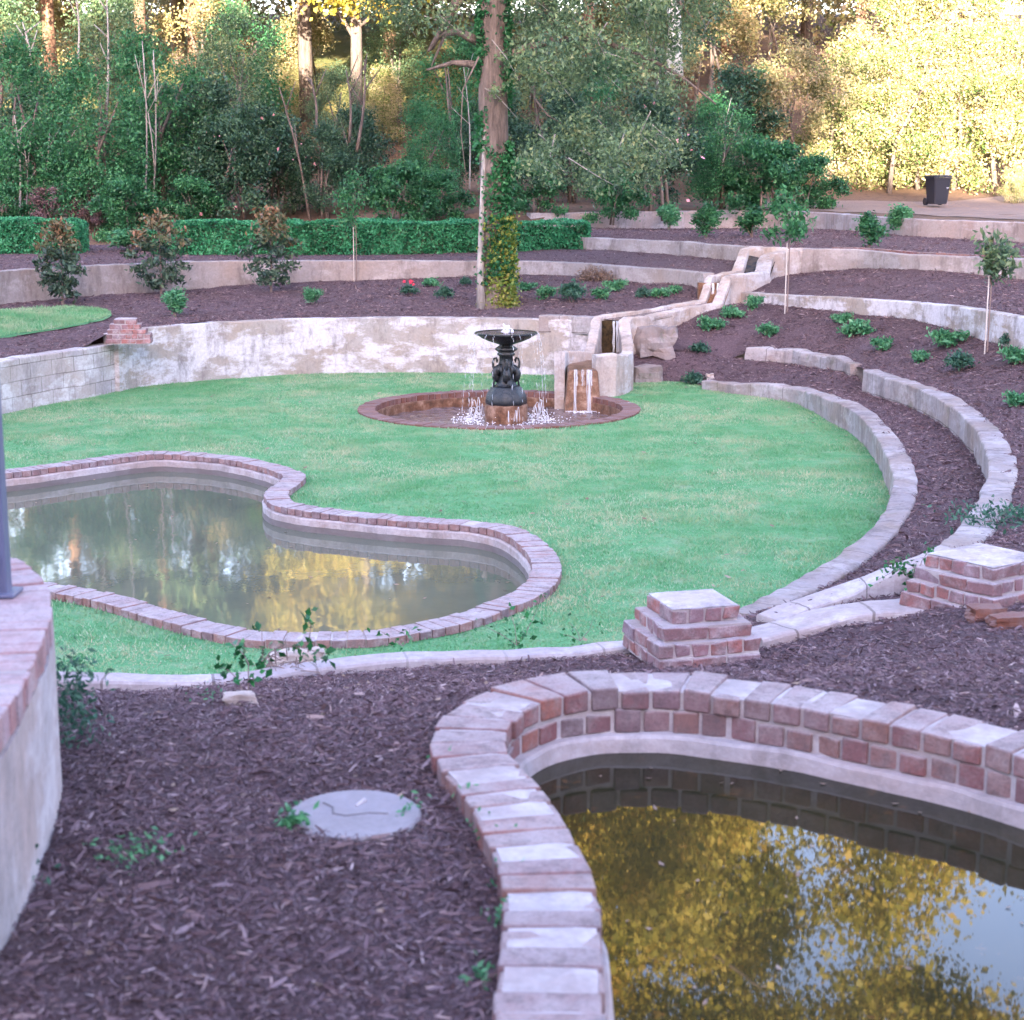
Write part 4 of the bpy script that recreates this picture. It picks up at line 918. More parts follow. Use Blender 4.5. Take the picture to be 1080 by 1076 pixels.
lows = [  # px, py of the foot, width px, kind, terrain, label
 (433, 312, 24, 'lowd', zf6, 'dark little rose bush with a red flower left of the ivy tree'),
 (454, 303, 22, 'low', zf6, 'bright low shrub just behind the red flowered rose bush'),
 (467, 317, 24, 'lowd', zf6, 'dull green shrub right of the rose bush, nearest the white wall'),
 (492, 302, 17, 'lowd', zf6, 'small dark shrub close against the left side of the ivy tree'),
 (555, 308, 24, 'low', zf6, 'first bright green shrub right of the ivy tree trunk'),
 (577, 317, 27, 'low2', zf6, 'flat green shrub between the ivy tree and the large dark shrub'),
 (603, 320, 36, 'lowd', zf6, 'largest dark green shrub in the bed right of the ivy tree'),
 (632, 318, 26, 'low2', zf6, 'low green shrub touching the right side of the large dark shrub'),
 (649, 308, 26, 'low', zf6, 'pale green shrub by the dry brown clump, close to the grey wall'),
 (677, 317, 21, 'lowd', zf6, 'leftmost of three small shrubs left of the cascade channel'),
 (696, 315, 25, 'low', zf6, 'middle of three small shrubs left of the cascade channel'),
 (714, 311, 18, 'low2', zf6, 'rightmost of three small shrubs left of the cascade channel'),
 (773, 337, 27, 'low', zf2, 'bushy bright shrub right beside the cascade channel'),
 (798, 328, 25, 'low2', zf2, 'spreading green shrub between the cascade and the thin sapling'),
 (752, 353, 30, 'low', zf2, 'flat pale green shrub on the slope above the boulder'),
 (812, 356, 27, 'low2', zf2, 'thin flat shrub on the slope below the thin sapling'),
 (740, 376, 26, 'lowd', zf1, 'straggly grey shrub beside the white stones'),
 (730, 408, 28, 'lowd', zf1, 'straggly dark shrub at the lawn edge where the inner stone wall begins'),
 (889, 343, 23, 'low', zf2, 'topmost of the green shrubs in front of the streaked wall'),
 (905, 358, 38, 'low', zf2, 'wide bright shrub above the gap between the broken walls'),
 (929, 374, 32, 'low2', zf2, 'leaning light green shrub directly above the outer stone wall'),
 (1001, 368, 44, 'low', zf2, 'tallest bright green shrub left of the right sapling'),
 (973, 385, 25, 'low2', zf2, 'upright green shrub at the lower left of the tallest bright one'),
 (1016, 394, 38, 'lowd', zf2, 'blue green dark shrub below the tallest bright one'),
 (1064, 368, 26, 'lowd', zf2, 'dull green shrub right of the right sapling stake'),
 (1074, 387, 38, 'low', zf2, 'bright shrub at the right edge below the dull one'),
 (1078, 430, 34, 'low', zf2, 'lowest shrub at the right edge above the outer stone wall')]
for px, py, wd, kd, zf, lb in lows:
    q = hit(px, py, zf, 5 if zf is zf2 else 20, 60); s_ = wd/F*q.y/.56
    place(kd, (q.x, q.y+.1, q.z-.02), lb, s_, group=G, sz=s_*random.uniform(.85, 1.1)).name
b = MB()
q = hit(431, 303, zf6, 25, 50)
for i in range(5): b.blob((q.x+random.uniform(-.12, .12), q.y-.1, q.z+.02+random.uniform(.0, .22)), .035, 6)
# (its red flowers belong to the rose bush)
rose = [o for o in COL.objects if o.get('label', '').startswith('dark little rose')][0]
fl = b.build('flower', M['petal_red']); fl.parent = rose; bpy.context.view_layer.update(); fl.matrix_parent_inverse = rose.matrix_world.inverted(); fl['kind'] = 'stuff'
mids = [(184, 335, 30, 32, 'midb', zf6, 'grey green shrub in the mulch right of the second magnolia'),
 (329, 322, 22, 20, 'midb', zf6, 'small round shrub standing alone right of the third magnolia'),
 (137, 265, 50, 26, 'midb', zf5, 'grey green shrub filling the gap between the two hedges'),
 (745, 252, 32, 38, 'mid', zf4, 'leafy shrub on the top mulch bed, leftmost of its row'),
 (793, 250, 34, 34, 'mid', zf4, 'loose leafy shrub second in the top row, behind the thin sapling'),
 (918, 262, 36, 38, 'mid', zf4, 'larger of the two shrubs standing together left of the bin'),
 (949, 248, 32, 34, 'midb', zf4, 'right hand of the two shrubs standing together below the bin'),
 (706, 243, 30, 30, 'midb', zf4, 'shrub on the top bed in front of the dark camellia'),
 (616, 236, 32, 26, 'midb', zf5, 'tuft of green leaves above the right end of the long hedge')]
for px, py, wd, ht, kd, zf, lb in mids:
    q = hit(px, py, zf, 25, 60); place(kd, (q.x, q.y+.1, q.z-.02), lb, wd/F*q.y/.72, group=None, sz=ht/F*q.y/(1.1 if kd == 'mid' else .9))
# dry clump
q = hit(627, 297, zf6, 25, 60); t = thing('dry_clump', 'dried brown clump of dead stems against the grey wall', 'dead plant', (q.x, q.y, q.z))
foliage('foliage', clump_points([((0, 0, .15), (.3, .15, .2)), ((.2, 0, .1), (.2, .15, .15)), ((-.2, 0, .1), (.2, .15, .15))], 500), .11, .02, M['dry'], t, zb=.6)

# bronze leaved magnolias
def magnolia(px, py, ht, wd, lb, seed):
    q = hit(px, py, zf6, 25, 60); k = q.y/F; H = ht*k; W_ = wd*k/2*1.3
    t = thing('magnolia', lb, 'tree', (q.x, q.y, q.z-.02), 0, 'young bronze leaved magnolias in the mulch bed')
    cl = []
    for i in range(26):
        f = (i+.5)/26; z = H*(.12+.83*f); rad = W_*(.30+.75*math.sin(math.pi*min(1, f*.95+.08)))*(1 if f < .8 else .7); a = i*2.4+seed
        rr_ = random.uniform(.3, .75)*rad; cl.append(((rr_*math.cos(a), rr_*math.sin(a), z), (.24*W_+.08, .24*W_+.08, .11)))
    up = [c for c in cl if c[0][2] > H*.58]; lo = [c for c in cl if c[0][2] <= H*.62]
    foliage('lower_foliage', clump_points(lo, 1000), .13, .055, M['leaf_magdark'], t, zb=.3)
    foliage('top_foliage', clump_points(up, 700), .125, .05, M['leaf_bronze'], t, zb=.6)
    b = MB(); b.tube([(0, 0, -.05), (.02, 0, H*.4), (0, .02, H*.9)], [.028, .02, .006], 7)
    for c, _ in cl[::2]: b.tube([(0, 0, c[2]-.15), c], [.01, .003], 5)
    b.build('trunk', M['twig'], t)
M['leaf_magdark'] = leaf_mat('dark_magnolia_leaves', [(.014, .035, .025, 1), (.035, .075, .05, 1), (.07, .12, .075, 1), (.13, .17, .08, 1)], fac=.1)
magnolia(66, 322, 92, 46, 'leftmost bronze leaved magnolia, in front of the left hedge', 0)
magnolia(170, 312, 90, 56, 'middle bronze leaved magnolia by the gap between the hedges', 2)
magnolia(286, 309, 92, 52, 'right hand bronze leaved magnolia in front of the long hedge', 4)

# staked saplings
def sapling(px, py, pt, wd, zf, lb, mat, n, ll=.17, up=.6, seed=1):
    q = hit(px, py, zf, 10, 60); k = q.y/F; H = (py-pt)*k; W_ = wd*k/2
    t = thing('sapling', lb, 'tree', (q.x, q.y, q.z-.02), 0, 'young staked saplings')
    cl = [((random.uniform(-.6, .6)*W_, random.uniform(-.6, .6)*W_, H*(up+(1-up)*random.uniform(.08, .9))), (W_*.5, W_*.5, H*(1-up)*.22)) for i in range(9)]
    foliage('foliage', clump_points(cl, n), ll, ll*.4, mat, t, zb=-.5)
    b = MB(); b.tube([(0, 0, -.05), (.01, 0, H*.5), (0, 0, H*.93)], [.013, .01, .004], 7)
    for c, _ in cl: b.tube([(0, 0, max(H*up*.9, c[2]-.25)), c], [.009, .003], 5)
    b.build('trunk', M['twig'], t)
    b = MB(); b.tube([(-.05, -.05, -.05), (-.045, -.05, H*up*1.02)], [.011, .010], 6); b.build('stake', M['stake'], t)
sapling(376, 297, 186, 48, zf6, 'slender green sapling with a white stake in front of the long hedge', M['leaf_green'], 900, .10, .5)
sapling(830, 332, 206, 56, zf2, 'thin staked sapling with a round drooping crown right of the cascade', M['leaf_green'], 620, .13, .58)
sapling(1041, 373, 228, 52, zf2, 'thin sapling with long drooping grey green leaves near the right edge', M['leaf_grey'], 520, .13, .56)

# ------------------------------------------------------------------ the large ivy covered tree
q = hit(521, 326, zf6, 25, 60); TX, TY, TZ = q.x, q.y+.3, q.z
t = thing('ivy_tree', 'large tall tree with ivy climbing its trunk behind the black fountain', 'tree', (TX, TY, TZ-.1))
def W_(px, py, dy=0): a = at(px, py, TY+dy); return (a.x-TX, a.y-TY, a.z-TZ+.1)
b = MB(); zs = [0, .25, .8, 2, 4, 6, 9, 12, 15, 18]; b.tube([(0.02*math.sin(z), 0, z) for z in zs], [.42, .33, .29, .28, .27, .26, .24, .2, .14, .07], 18)
b.build('trunk', M['bark'], t, smooth=True)
b = MB(); b.tube([(-.24, -.25, 0), (-.25, -.22, 1.0), (-.22, -.2, 2.0), (-.17, -.2, 3.4)], [.10, .07, .05, .03], 9); b.build('side_stem', M['bark_pale'], t, smooth=True)
limbs = [([W_(507, 45), W_(482, 33), W_(462, 38), W_(452, 54, -.2)], [.1, .07, .06, .03]), ([W_(508, 70), W_(478, 66), W_(450, 74)], [.09, .06, .02]),
         ([W_(512, -30), W_(492, -10), W_(470, 22), W_(455, 52)], [.12, .1, .08, .04]), ([W_(480, -2), W_(468, 40), W_(455, 70)], [.05, .035, .015]),
         ([W_(530, -12), W_(556, -6), W_(572, 6), W_(588, 24), W_(606, 36)], [.12, .1, .07, .05, .02]), ([W_(545, 84, -.2), W_(556, 76, -.3), W_(561, 64, -.3)], [.03, .025, .01]),
         ([W_(565, 105, -.4), W_(578, 122, -.5), W_(592, 130, -.5)], [.02, .016, .01]), ([W_(534, -90), W_(600, -100), W_(680, -40), W_(730, 20)], [.13, .1, .06, .02]),
         ([W_(505, 60, -.5), W_(488, 95, -.6), W_(486, 140, -.6), W_(492, 190, -.6)], [.02, .012, .01, .006]), ([W_(530, 60), W_(610, 40, .3), W_(700, 70, .4), W_(755, 110, .4)], [.09, .06, .04, .015])]
for i in range(13):
    a = i*2.4; z0 = 6+i*.9; R_ = random.uniform(4.5, 7.5); limbs.append(([(0, 0, z0), (R_*.4*math.cos(a), R_*.4*math.sin(a), z0+1.6), (R_*math.cos(a), R_*math.sin(a), z0+3.2)], [.13, .08, .02]))
for L_, r_ in limbs:
    b = MB(); b.tube([tuple(v[:3]) for v in smooth_path(L_, .25)], list(np.interp(np.linspace(0, 1, len(smooth_path(L_, .25))), np.linspace(0, 1, len(r_)), r_)), 8); b.build('limb', M['bark'], t, smooth=True)
# ivy
n = 6400; z = .55+6.0*RNG.random(n)**1.35; a = np.where(z < 3.0, RNG.normal(-.75, .85, n), RNG.choice([-.25, -2.7], n)+RNG.normal(0, .4, n)); r_ = .29+np.abs(RNG.normal(0, .055, n))*(1.35-z/7)
C = np.stack([r_*np.cos(a)*1.0, r_*np.sin(a), z], 1); k = np.array([noise.noise((c[0]*2, c[1]*2, c[2]*1.1)) for c in C]) > np.where(z < 3.2, -.45, -.02+.0*z)
foliage('ivy', C[k], .075, .055, M['leaf_ivy'], t, zb=-.3)
n = 1700; z = .08+1.75*RNG.random(n)**1.5; a = RNG.normal(-.85, .72, n); r_ = .30+np.abs(RNG.normal(0, .07, n)); foliage('yellow_ivy', np.stack([r_*np.cos(a)+.05, r_*np.sin(a), z], 1), .075, .05, M['leaf_ivy_y'], t, zb=-.3)
# crown: high sunlit part and the drooping shaded branches on the right
cl = []
for i in range(200):
    a = random.uniform(0, 6.28); f = random.random(); z = 8.2+16.5*f; R_ = (8.6*math.sin(math.pi*(.3+.62*f))**.8)*math.sqrt(random.random())
    cl.append(((1.5+R_*math.cos(a), R_*math.sin(a), z), (1.3, 1.3, .95)))
CP_ = np.concatenate([clump_points([(c, (1.1, 1.1, .8)) for c, r in cl], 130000), clump_points(cl, 20000)]); Va, Fa = leaf_geo(CP_, .165, .12); Vb, Fb = leaf_geo(clump_points(cl, 300000), .08, .055)
np_mesh('crown', np.concatenate([Va, Vb]), np.concatenate([Fa, Fb+len(Va)]), M['leaf_gold'], t)
cl = []
for i in range(84):
    u = random.random(); px = 545+215*u+random.gauss(0, 8); top = -70; bot = 205-70*abs(u-.45)-(30 if u > .8 else 0)
    py = random.uniform(top, bot); 
    cl.append((W_(px, py, random.gauss(-.3, 1.1)), (.5, .6, .36)))
for i in range(20): cl.append((W_(random.uniform(380, 505), random.uniform(-60, 40), random.gauss(0, .8)), (.4, .5, .3)))
for i in range(4): cl.append((W_(random.gauss(520, 14), random.uniform(60, 110), -.5), (.2, .2, .15)))
foliage('drooping_foliage', clump_points(cl, 25000), .085, .045, M['leaf_grey'], t, zb=-.3)
b = MB()
for c, r_ in cl[::2]:
    p0 = Vector(c)+Vector((random.uniform(-.5, .2), 0, random.uniform(.1, .5))); b.tube([p0, Vector(c), Vector(c)+Vector((random.uniform(.1, .5), random.uniform(-.2, .2), -random.uniform(.1, .5)))], [.012, .008, .003], 4)
KS(b.build('twigs', M['bark_pale'], t))

# ------------------------------------------------------------------ woodland behind
def bush_proto(name, mat, h, r, n, L_, W2_, lobes, cat='shrub', zb=0, trunks=4, bm='bark', base=.12, flowers=None, spread_=.27):
    t = thing(name, '', cat); cl = []
    for i in range(lobes):
        a = random.uniform(0, 6.28); f = random.random(); rr_ = r*math.sqrt(random.random())*.85*(1-.5*max(0, f-.55)/.45)
        cl.append(((rr_*math.cos(a), rr_*math.sin(a), h*(base+(1-base)*f*.95)), (r*spread_, r*spread_, h*spread_*.45)))
    foliage('foliage', clump_points(cl, n), L_, W2_, M[mat], t, zb=zb)
    for i in range(trunks):
        c = Vector(cl[i][0]); b0 = Vector((random.uniform(-.3, .3)*r, random.uniform(-.3, .3)*r, -.2)); b = MB()
        b.tube([b0, b0*.7+Vector((0, 0, h*.35)), Vector((c.x*.6, c.y*.6, h*.75))], [.018*h+.01, .013*h, .004*h], 7); b.build('trunk' if cat == 'tree' else 'stem', M[bm], t, smooth=True)
    if flowers:
        C = clump_points(cl, 60); C[:, 1] -= r*.3; V, Fq = leaf_geo(C, .11, .1); KS(np_mesh('flowers', V, Fq, M[flowers], t))
    return t
PROTO['green'] = bush_proto('leafy_tree', 'leaf_green', 5.2, 1.9, 14000, .11, .06, 46, 'tree', bm='bark', trunks=3)
PROTO['dark'] = bush_proto('evergreen_shrub', 'leaf_dark', 3.6, 1.6, 12500, .10, .05, 36)
PROTO['camel'] = bush_proto('camellia', 'leaf_dark', 3.0, 1.35, 11000, .10, .055, 30, flowers='petal_pink')
PROTO['grey'] = bush_proto('grey_green_tree', 'leaf_grey', 5.5, 2.0, 13000, .10, .045, 44, 'tree', base=.25)
PROTO['yell'] = bush_proto('sunlit_shrub', 'leaf_yellow', 5.0, 2.2, 21000, .11, .05, 60, base=.03, spread_=.25, trunks=3)
PROTO['under'] = bush_proto('undergrowth_shrub', 'leaf_green', 1.6, 1.1, 7500, .10, .05, 28, base=.0, trunks=2)
PROTO['pink'] = bush_proto('dry_shrub', 'leaf_pink', 1.5, 1.0, 2600, .1, .045, 12, base=.08)
PROTO['peach'] = bush_proto('peach_leaved_tree', 'leaf_peach', 5.5, 1.9, 7000, .14, .07, 26, 'tree', base=.4)
def tall_proto(mat, h, r, n, bm, base):
    t = thing('tall_tree', '', 'tree'); cl = []
    for i in range(80):
        a = random.uniform(0, 6.28); f = random.random(); R_ = r*math.sin(math.pi*(.18+.75*f))**.8*math.sqrt(random.random())
        cl.append(((R_*math.cos(a), R_*math.sin(a), base+(h-base)*f), (r*.22, r*.22, r*.15)))
    foliage('crown', clump_points(cl, int(n*1.5)), .22, .15, M[mat], t)
    b = MB(); b.tube([(0, 0, -.5), (.1, 0, h*.3), (-.05, .1, h*.6), (0, 0, h*.92)], [.26, .2, .13, .03], 12); b.build('trunk', M[bm], t, smooth=True)
    for i in range(9):
        c = cl[i][0]; b = MB(); b.tube([(0, 0, max(base*.7, c[2]-2)), (c[0]*.5, c[1]*.5, c[2]-.7), c], [.09, .05, .015], 7); b.build('limb', M[bm], t, smooth=True)
    return t
PROTO['tallg'] = tall_proto('leaf_gold', 19, 5.2, 20000, 'bark', 5.5)
PROTO['tallp'] = tall_proto('leaf_grey', 21, 5.0, 20000, 'bark_red', 7)
def wood(kd, px, Y, s, lb, group=None, sz=None, dz=0, base_py=None):
    x = (px-540)/F*Y*1.0; 
    return place(kd, (x, Y, zf7(x, Y)+dz), lb, s, group=group, sz=sz)
WL = [
 ('green', 30, 48, .95, 'tall leafy tree at the left edge behind the left hedge'), ('green', 112, 47, .85, 'bright leafy tree behind the leftmost magnolia'),
 ('green', 172, 49, .95, 'tall leafy tree behind the gap in the hedge'), ('pink', 60, 46.3, .8, 'pinkish dry shrub behind the left hedge'), ('yell', 400, 64, .55, 'small sunlit shrub on the far slope left of the bare limbs'), ('grey', 425, 67, .8, 'sunlit grey green tree left of the ivy trunk top'), ('peach', 330, 70, .7, 'sunlit pale tree on the slope above the sapling'), ('yell', 290, 66, .6, 'yellowish sunlit shrub above the dark camellias'), ('peach', 655, 72, .8, 'pale tree glimpsed above the drooping foliage'), ('pink', 95, 46, .6, 'low reddish shrub right of the larger pinkish one'),
 ('under', 140, 45.4, .95, 'undergrowth shrub behind the gap between hedges'), ('dark', 225, 49, 1.05, 'dark evergreen shrub left of the pink flowered camellia'), ('camel', 250, 47.2, 1.0, 'dark camellia dotted with pink flowers behind the right magnolia'),
 ('camel', 300, 49, .95, 'low camellia mass behind the third magnolia'), ('grey', 262, 56, 1.0, 'grey green tree rising behind the pink flowered camellia'), ('under', 205, 46, .9, 'undergrowth shrub behind the left end of the long hedge'),
 ('dark', 340, 48, .72, 'dark evergreen shrub behind the slender sapling'), ('dark', 385, 50, .8, 'rounded dark evergreen right of the slender sapling'), ('grey', 362, 60, .6, 'grey green tree with bare lower stems above the slender sapling'),
 ('green', 452, 48.5, .55, 'leafy small tree just left of the ivy trunk'), ('under', 425, 45.6, 1.05, 'round undergrowth shrub behind the hedge left of the ivy trunk'), ('under', 468, 46, .8, 'smaller undergrowth shrub touching the ivy trunk'),
 ('under', 560, 46, .85, 'undergrowth shrub just right of the ivy trunk'), ('dark', 590, 50, .9, 'evergreen shrub shaded by the drooping branches'), ('green', 640, 53, .8, 'green tree behind the drooping branches'),
 ('camel', 688, 47.5, 1.02, 'large dark camellia behind the top wall with few pink flowers'), ('under', 650, 46, .8, 'undergrowth shrub left of the large camellia'), ('green', 755, 49.5, .62, 'green shrubby tree right of the large camellia'),
 ('under', 800, 48.5, 1.25, 'bright undergrowth shrub where the shade meets the sunlit shrubs'), ('under', 852, 50, .95, 'green shrub at the left foot of the sunlit shrubs'), ('dark', 770, 55, 1.1, 'dark evergreen left of the sunlit shrubs'),
 ('peach', 820, 56, .8, 'leafy tree partly lit left of the sunlit shrubs'), ('yell', 880, 57, .82, 'leftmost sunlit yellow shrub behind the path'), ('yell', 945, 55.5, .92, 'sunlit yellow shrub directly behind the black bin'),
 ('yell', 1015, 56, 1.02, 'sunlit yellow shrub right of the black bin'), ('yell', 1085, 56, 1.05, 'sunlit yellow shrub at the right edge'), ('yell', 985, 61, 1.25, 'taller sunlit yellow shrub behind the ones near the bin'), ('yell', 915, 62, 1.15, 'tall sunlit yellow shrub behind the leftmost one'),
 ('yell', 1065, 62, 1.3, 'tallest sunlit yellow shrub in the upper right corner'), ('peach', 225, 66, 1.0, 'peach leaved tree above the camellia in the upper left'), ('peach', 60, 68, 1.0, 'sunlit peach leaved tree at the top left'),
 ('peach', 740, 66, 1.0, 'peach leaved sunlit tree right of the drooping branches'), ('grey', 130, 58, 1.1, 'grey green tree above the bright leafy one at left'), ('grey', 20, 57, 1.1, 'grey green tree at the top left corner'),
 ('peach', 800, 70, 1.0, 'pale peach tree beside the pine trunk'), ('dark', 35, 53, .9, 'dark evergreen shrub behind the thin pale stems at left'),
 ('green', 480, 60, .85, 'leafy tree behind the bare limbs of the ivy tree'), ('under', 12, 46, .8, 'undergrowth shrub at the left edge over the hedge'), ('yell', 1060, 52.3, .22, 'small bright green bush at the foot of the sunlit shrubs right of the bin'), ('grey', 570, 60, 1.0, 'grey green tree behind the drooping foliage'),
 ('dark', 520, 53, .9, 'evergreen shrub hidden behind the ivy trunk'), ('camel', 190, 52, 1.1, 'tall camellia between the leafy trees at left'), ('green', 270, 62, 1.0, 'far leafy tree above the dark evergreens left'), ('grey', 690, 58, 1.05, 'grey tree above the large dark camellia')]
for a in WL: wood(*a)
for i, (kd, px, Y, s_) in enumerate([('tallg', -40, 66, 1.15), ('tallp', 95, 72, 1.15), ('tallg', 200, 78, 1.3), ('tallg', 330, 68, 1.2), ('tallp', 415, 80, 1.25), ('tallg', 455, 90, 1.45), ('tallg', 580, 72, 1.25), ('tallg', 650, 84, 1.4), ('tallp', 760, 76, 1.1), ('tallg', 840, 84, 1.2), ('tallg', -150, 60, 1.1), ('tallg', 120, 90, 1.4), ('tallp', 520, 66, 1.1), ('tallg', 730, 92, 1.4), ('tallp', 893, 63, .95), ('tallg', -280, 70, 1.3), ('tallp', 20, 84, 1.3), ('tallp', -80, 58, 1.0), ('tallp', 160, 63, 1.0), ('tallp', 270, 74, 1.15), ('tallg', 380, 62, .95), ('tallp', 620, 62, .95), ('tallg', 520, 80, 1.2), ('tallp', 340, 92, 1.3), ('tallp', 700, 70, 1.0), ('tallg', 905, 72, 1.1), ('tallg', 975, 82, .95), ('tallp', 70, 64, 1.05), ('tallp', 215, 68, 1.1)]):
    lbs = ['tall tree at the far left whose crown shows only in the green pool', 'tall pine trunk between the leafy trees at upper left', 'far tall tree behind the peach leaved tree at left', 'tall trunk behind the dark evergreens left of the sapling', 'thin tall trunk left of the bare limbs', 'farthest tall tree behind the bare limbs of the ivy tree', 'tall tree just right of the ivy trunk top', 'far tall tree behind the drooping foliage', 'tall dark trunk right of the drooping foliage', 'far tall tree above the sunlit shrubs', 'tall gold tree outside the left edge, mirrored in the pool', 'farthest tall tree in the upper left', 'dark tall tree hidden behind the ivy trunk', 'far tall tree right of the white upright', 'pine trunk rising out of the sunlit yellow shrubs', 'tall gold tree far outside the left edge', 'far dark tall tree in the top left corner', 'grey green tall tree outside the left edge', 'tall grey green tree at upper left behind the leafy trees', 'tall grey green tree above the third magnolia', 'gold crowned tree mirrored at the right end of the curved pool', 'tall grey green tree mirrored beside the ivy tree', 'gold tree straight behind the ivy trunk', 'farthest grey green tree above the slender sapling', 'tall grey green tree behind the large camellia', 'tall gold tree rising behind the sunlit yellow shrubs left of the bin', 'tall gold tree farthest behind the bin', 'tall grey green tree above the leftmost magnolia', 'tall grey green tree above the pink flowered camellia']
    wood(kd, px, Y, s_, lbs[i])
# far mass of the wood
cl = []
for i in range(330):
    Y = random.uniform(82, 112); x = random.uniform(-.36, .36)*Y; cl.append(((x, Y, zf7(x, Y)+random.triangular(-.5, 15, .5)), (2.6, 2.6, 1.7)))
fo_ = foliage('far_woodland', clump_points(cl, 110000), .3, .19, M['leaf_peach']); tag(fo_, 'far sunlit woodland rising behind all the nearer trees', 'woodland', kind='stuff')
# thin stems seen in the wood
def stem(px0, py0, px1, py1, Y, r, mat, lb, bend=8, group='thin bare stems in the woodland'):
    pts = [at(px0+(px1-px0)*f+bend*math.sin(3*f)*.5, py0+(py1-py0)*f, Y) for f in np.linspace(0, 1, 7)]
    b = MB(); c = pts[0]; b.tube([p-c for p in pts], list(np.linspace(r*.75, r*.25, 7)), 7)
    for k in (3, 4, 5):
        p = pts[k]-c; b.tube([p, p+Vector((random.uniform(-.5, .5), 0, random.uniform(.3, .8)))], [r*.4, r*.15], 5)
    o = b.build('thin_stem', M[mat], smooth=True); o.location = c+Vector((0, 1.1 if group else 0, 0)); tag(o, lb, 'tree stem', group)
for a in [(8, 236, 2, 120, 46, .05, 'bark_pale', 'pale thin stem, leftmost over the left hedge'), (14, 236, 12, 150, 46, .035, 'bark_pale', 'second pale thin stem over the left hedge'), (24, 236, 40, 140, 46.3, .04, 'bark_pale', 'pale thin stem leaning right over the left hedge'),
          (143, 236, 140, 40, 46, .045, 'bark_pale', 'tall pale stem behind the gap in the hedges'), (151, 236, 152, 50, 46.4, .045, 'bark_pale', 'tall pale stem beside another behind the hedge gap'), (154, 180, 132, 55, 46, .03, 'bark_pale', 'slanting thin stem crossing the leafy tree'),
          (100, 150, 101, -20, 48, .06, 'bark_pale', 'tall pale trunk at the upper left with forked top'), (72, 60, 66, -20, 50, .05, 'bark_pale', 'thin pale trunk at the upper left edge of the sunlit gap'), (22, 90, 12, 20, 52, .08, 'bark_pale', 'sunlit short pale trunk at the far upper left'),
          (322, 236, 288, 90, 46.5, .06, 'bark', 'dark leaning stem left of the slender sapling'), (328, 140, 322, 80, 50, .07, 'bark', 'dark upright trunk against the sunlit slope'), (372, 160, 380, 60, 47, .07, 'bark', 'dark trunk left of the bare limbs'),
          (364, 150, 360, 70, 47.4, .06, 'bark', 'dark thin trunk beside a similar one left of the bare limbs'), (45, 170, 80, 110, 46, .03, 'bark_pale', 'bare forked branch leaning over the left trees'),
          (494, 200, 486, 60, 44, .03, 'bark_pale', 'hanging pale vine stem left of the ivy trunk'), (765, 180, 768, 120, 48, .04, 'bark_pale', 'thin grey stem right of the large camellia')]: stem(*a)
stem(711, 80, 713, -30, 58, .42, 'white_upright', 'broad white upright right of the drooping foliage', 0, None) if 'white_upright' in M else None  # broad upright in near-white, far behind the foliage

# ------------------------------------------------------------------ foreground plants
def vine(name, label, pts, nleaf, L_, mat, cat='plant', stem_r=.003, group=None, spread_=.04):
    b = MB(); P_ = []
    c = Vector(pts[0][0])
    for br in pts:
        sp = smooth_path([tuple(Vector(v)-c) for v in br], .04); b.tube([tuple(v) for v in sp], list(np.linspace(stem_r, stem_r*.5, len(sp))), 5); P_.append(sp)
    t = thing(name, label, cat, tuple(c), 0, group); b.build('stems', M['twig'], t); A = np.concatenate(P_)
    C = A[RNG.integers(0, len(A), nleaf)]+RNG.normal(size=(nleaf, 3))*spread_; foliage('leaves', C, L_, L_*.62, M[mat], t, fold=.25); return t
g0 = lambda px, py, dz=0: (lambda q: Vector((q.x, q.y, q.z+dz)))(hit(px, py, zf0, 3, 12))
def up_at(px, py, Y): return tuple(at(px, py, Y))
q = g0(262, 742); Y = q.y
vine('vine', 'glossy dark green vine sprawling over the curb beside the dead stems', [[tuple(q), up_at(250, 716, Y), up_at(236, 704, Y+.1)], [tuple(q), up_at(262, 700, Y), up_at(246, 680, Y+.1)], [tuple(q), up_at(268, 716, Y)], [up_at(275, 700, Y), up_at(285, 688, Y), up_at(300, 680, Y), up_at(345, 690, Y)], [up_at(277, 694, Y), up_at(276, 664, Y+.05)], [up_at(325, 688, Y), up_at(328, 658, Y), up_at(324, 653, Y)]], 150, .038, 'leaf_vine', spread_=.022)
q = g0(296, 716); t = thing('dead_stump', 'tangle of dead brown stems in front of the broken stone', 'dead plant', tuple(q)); b = MB()
for i in range(70):
    a = Vector((random.gauss(0, .06), random.gauss(0, .03), random.uniform(0, .12))); e = a+Vector((random.gauss(0, .08), random.gauss(-.03, .03), random.uniform(-.12, .06))); m_ = (a+e)/2+Vector((random.gauss(0, .03), 0, random.gauss(.02, .03)))
    b.tube([a, m_, e], [.004, .003, .002], 4)
KS(b.build('tangled_stems', M['twig'], t))
for (px, py, tops, nl, lf, lb) in [(545, 681, [(535, 640), (572, 628), (560, 655), (510, 660)], 60, .04, 'sparse leafy twigs rising from the curb below the curved pool end'), (425, 684, [(408, 668), (432, 664), (398, 664)], 16, .05, 'few round glossy leaves above the curb near the pool edge'), (612, 676, [(600, 656), (625, 654), (590, 668)], 26, .03, 'thin dark twigs on the curb left of the middle pier')]:
    q = g0(px, py); vine('twiggy_plant', lb, [[tuple(q), up_at((px+a)/2+3, (py+b_)/2, q.y+.05), up_at(a, b_, q.y+.08)] for a, b_ in tops], nl, lf, 'leaf_vine', spread_=.03, stem_r=.0025)
q = g0(962, 640); Y = q.y+.1
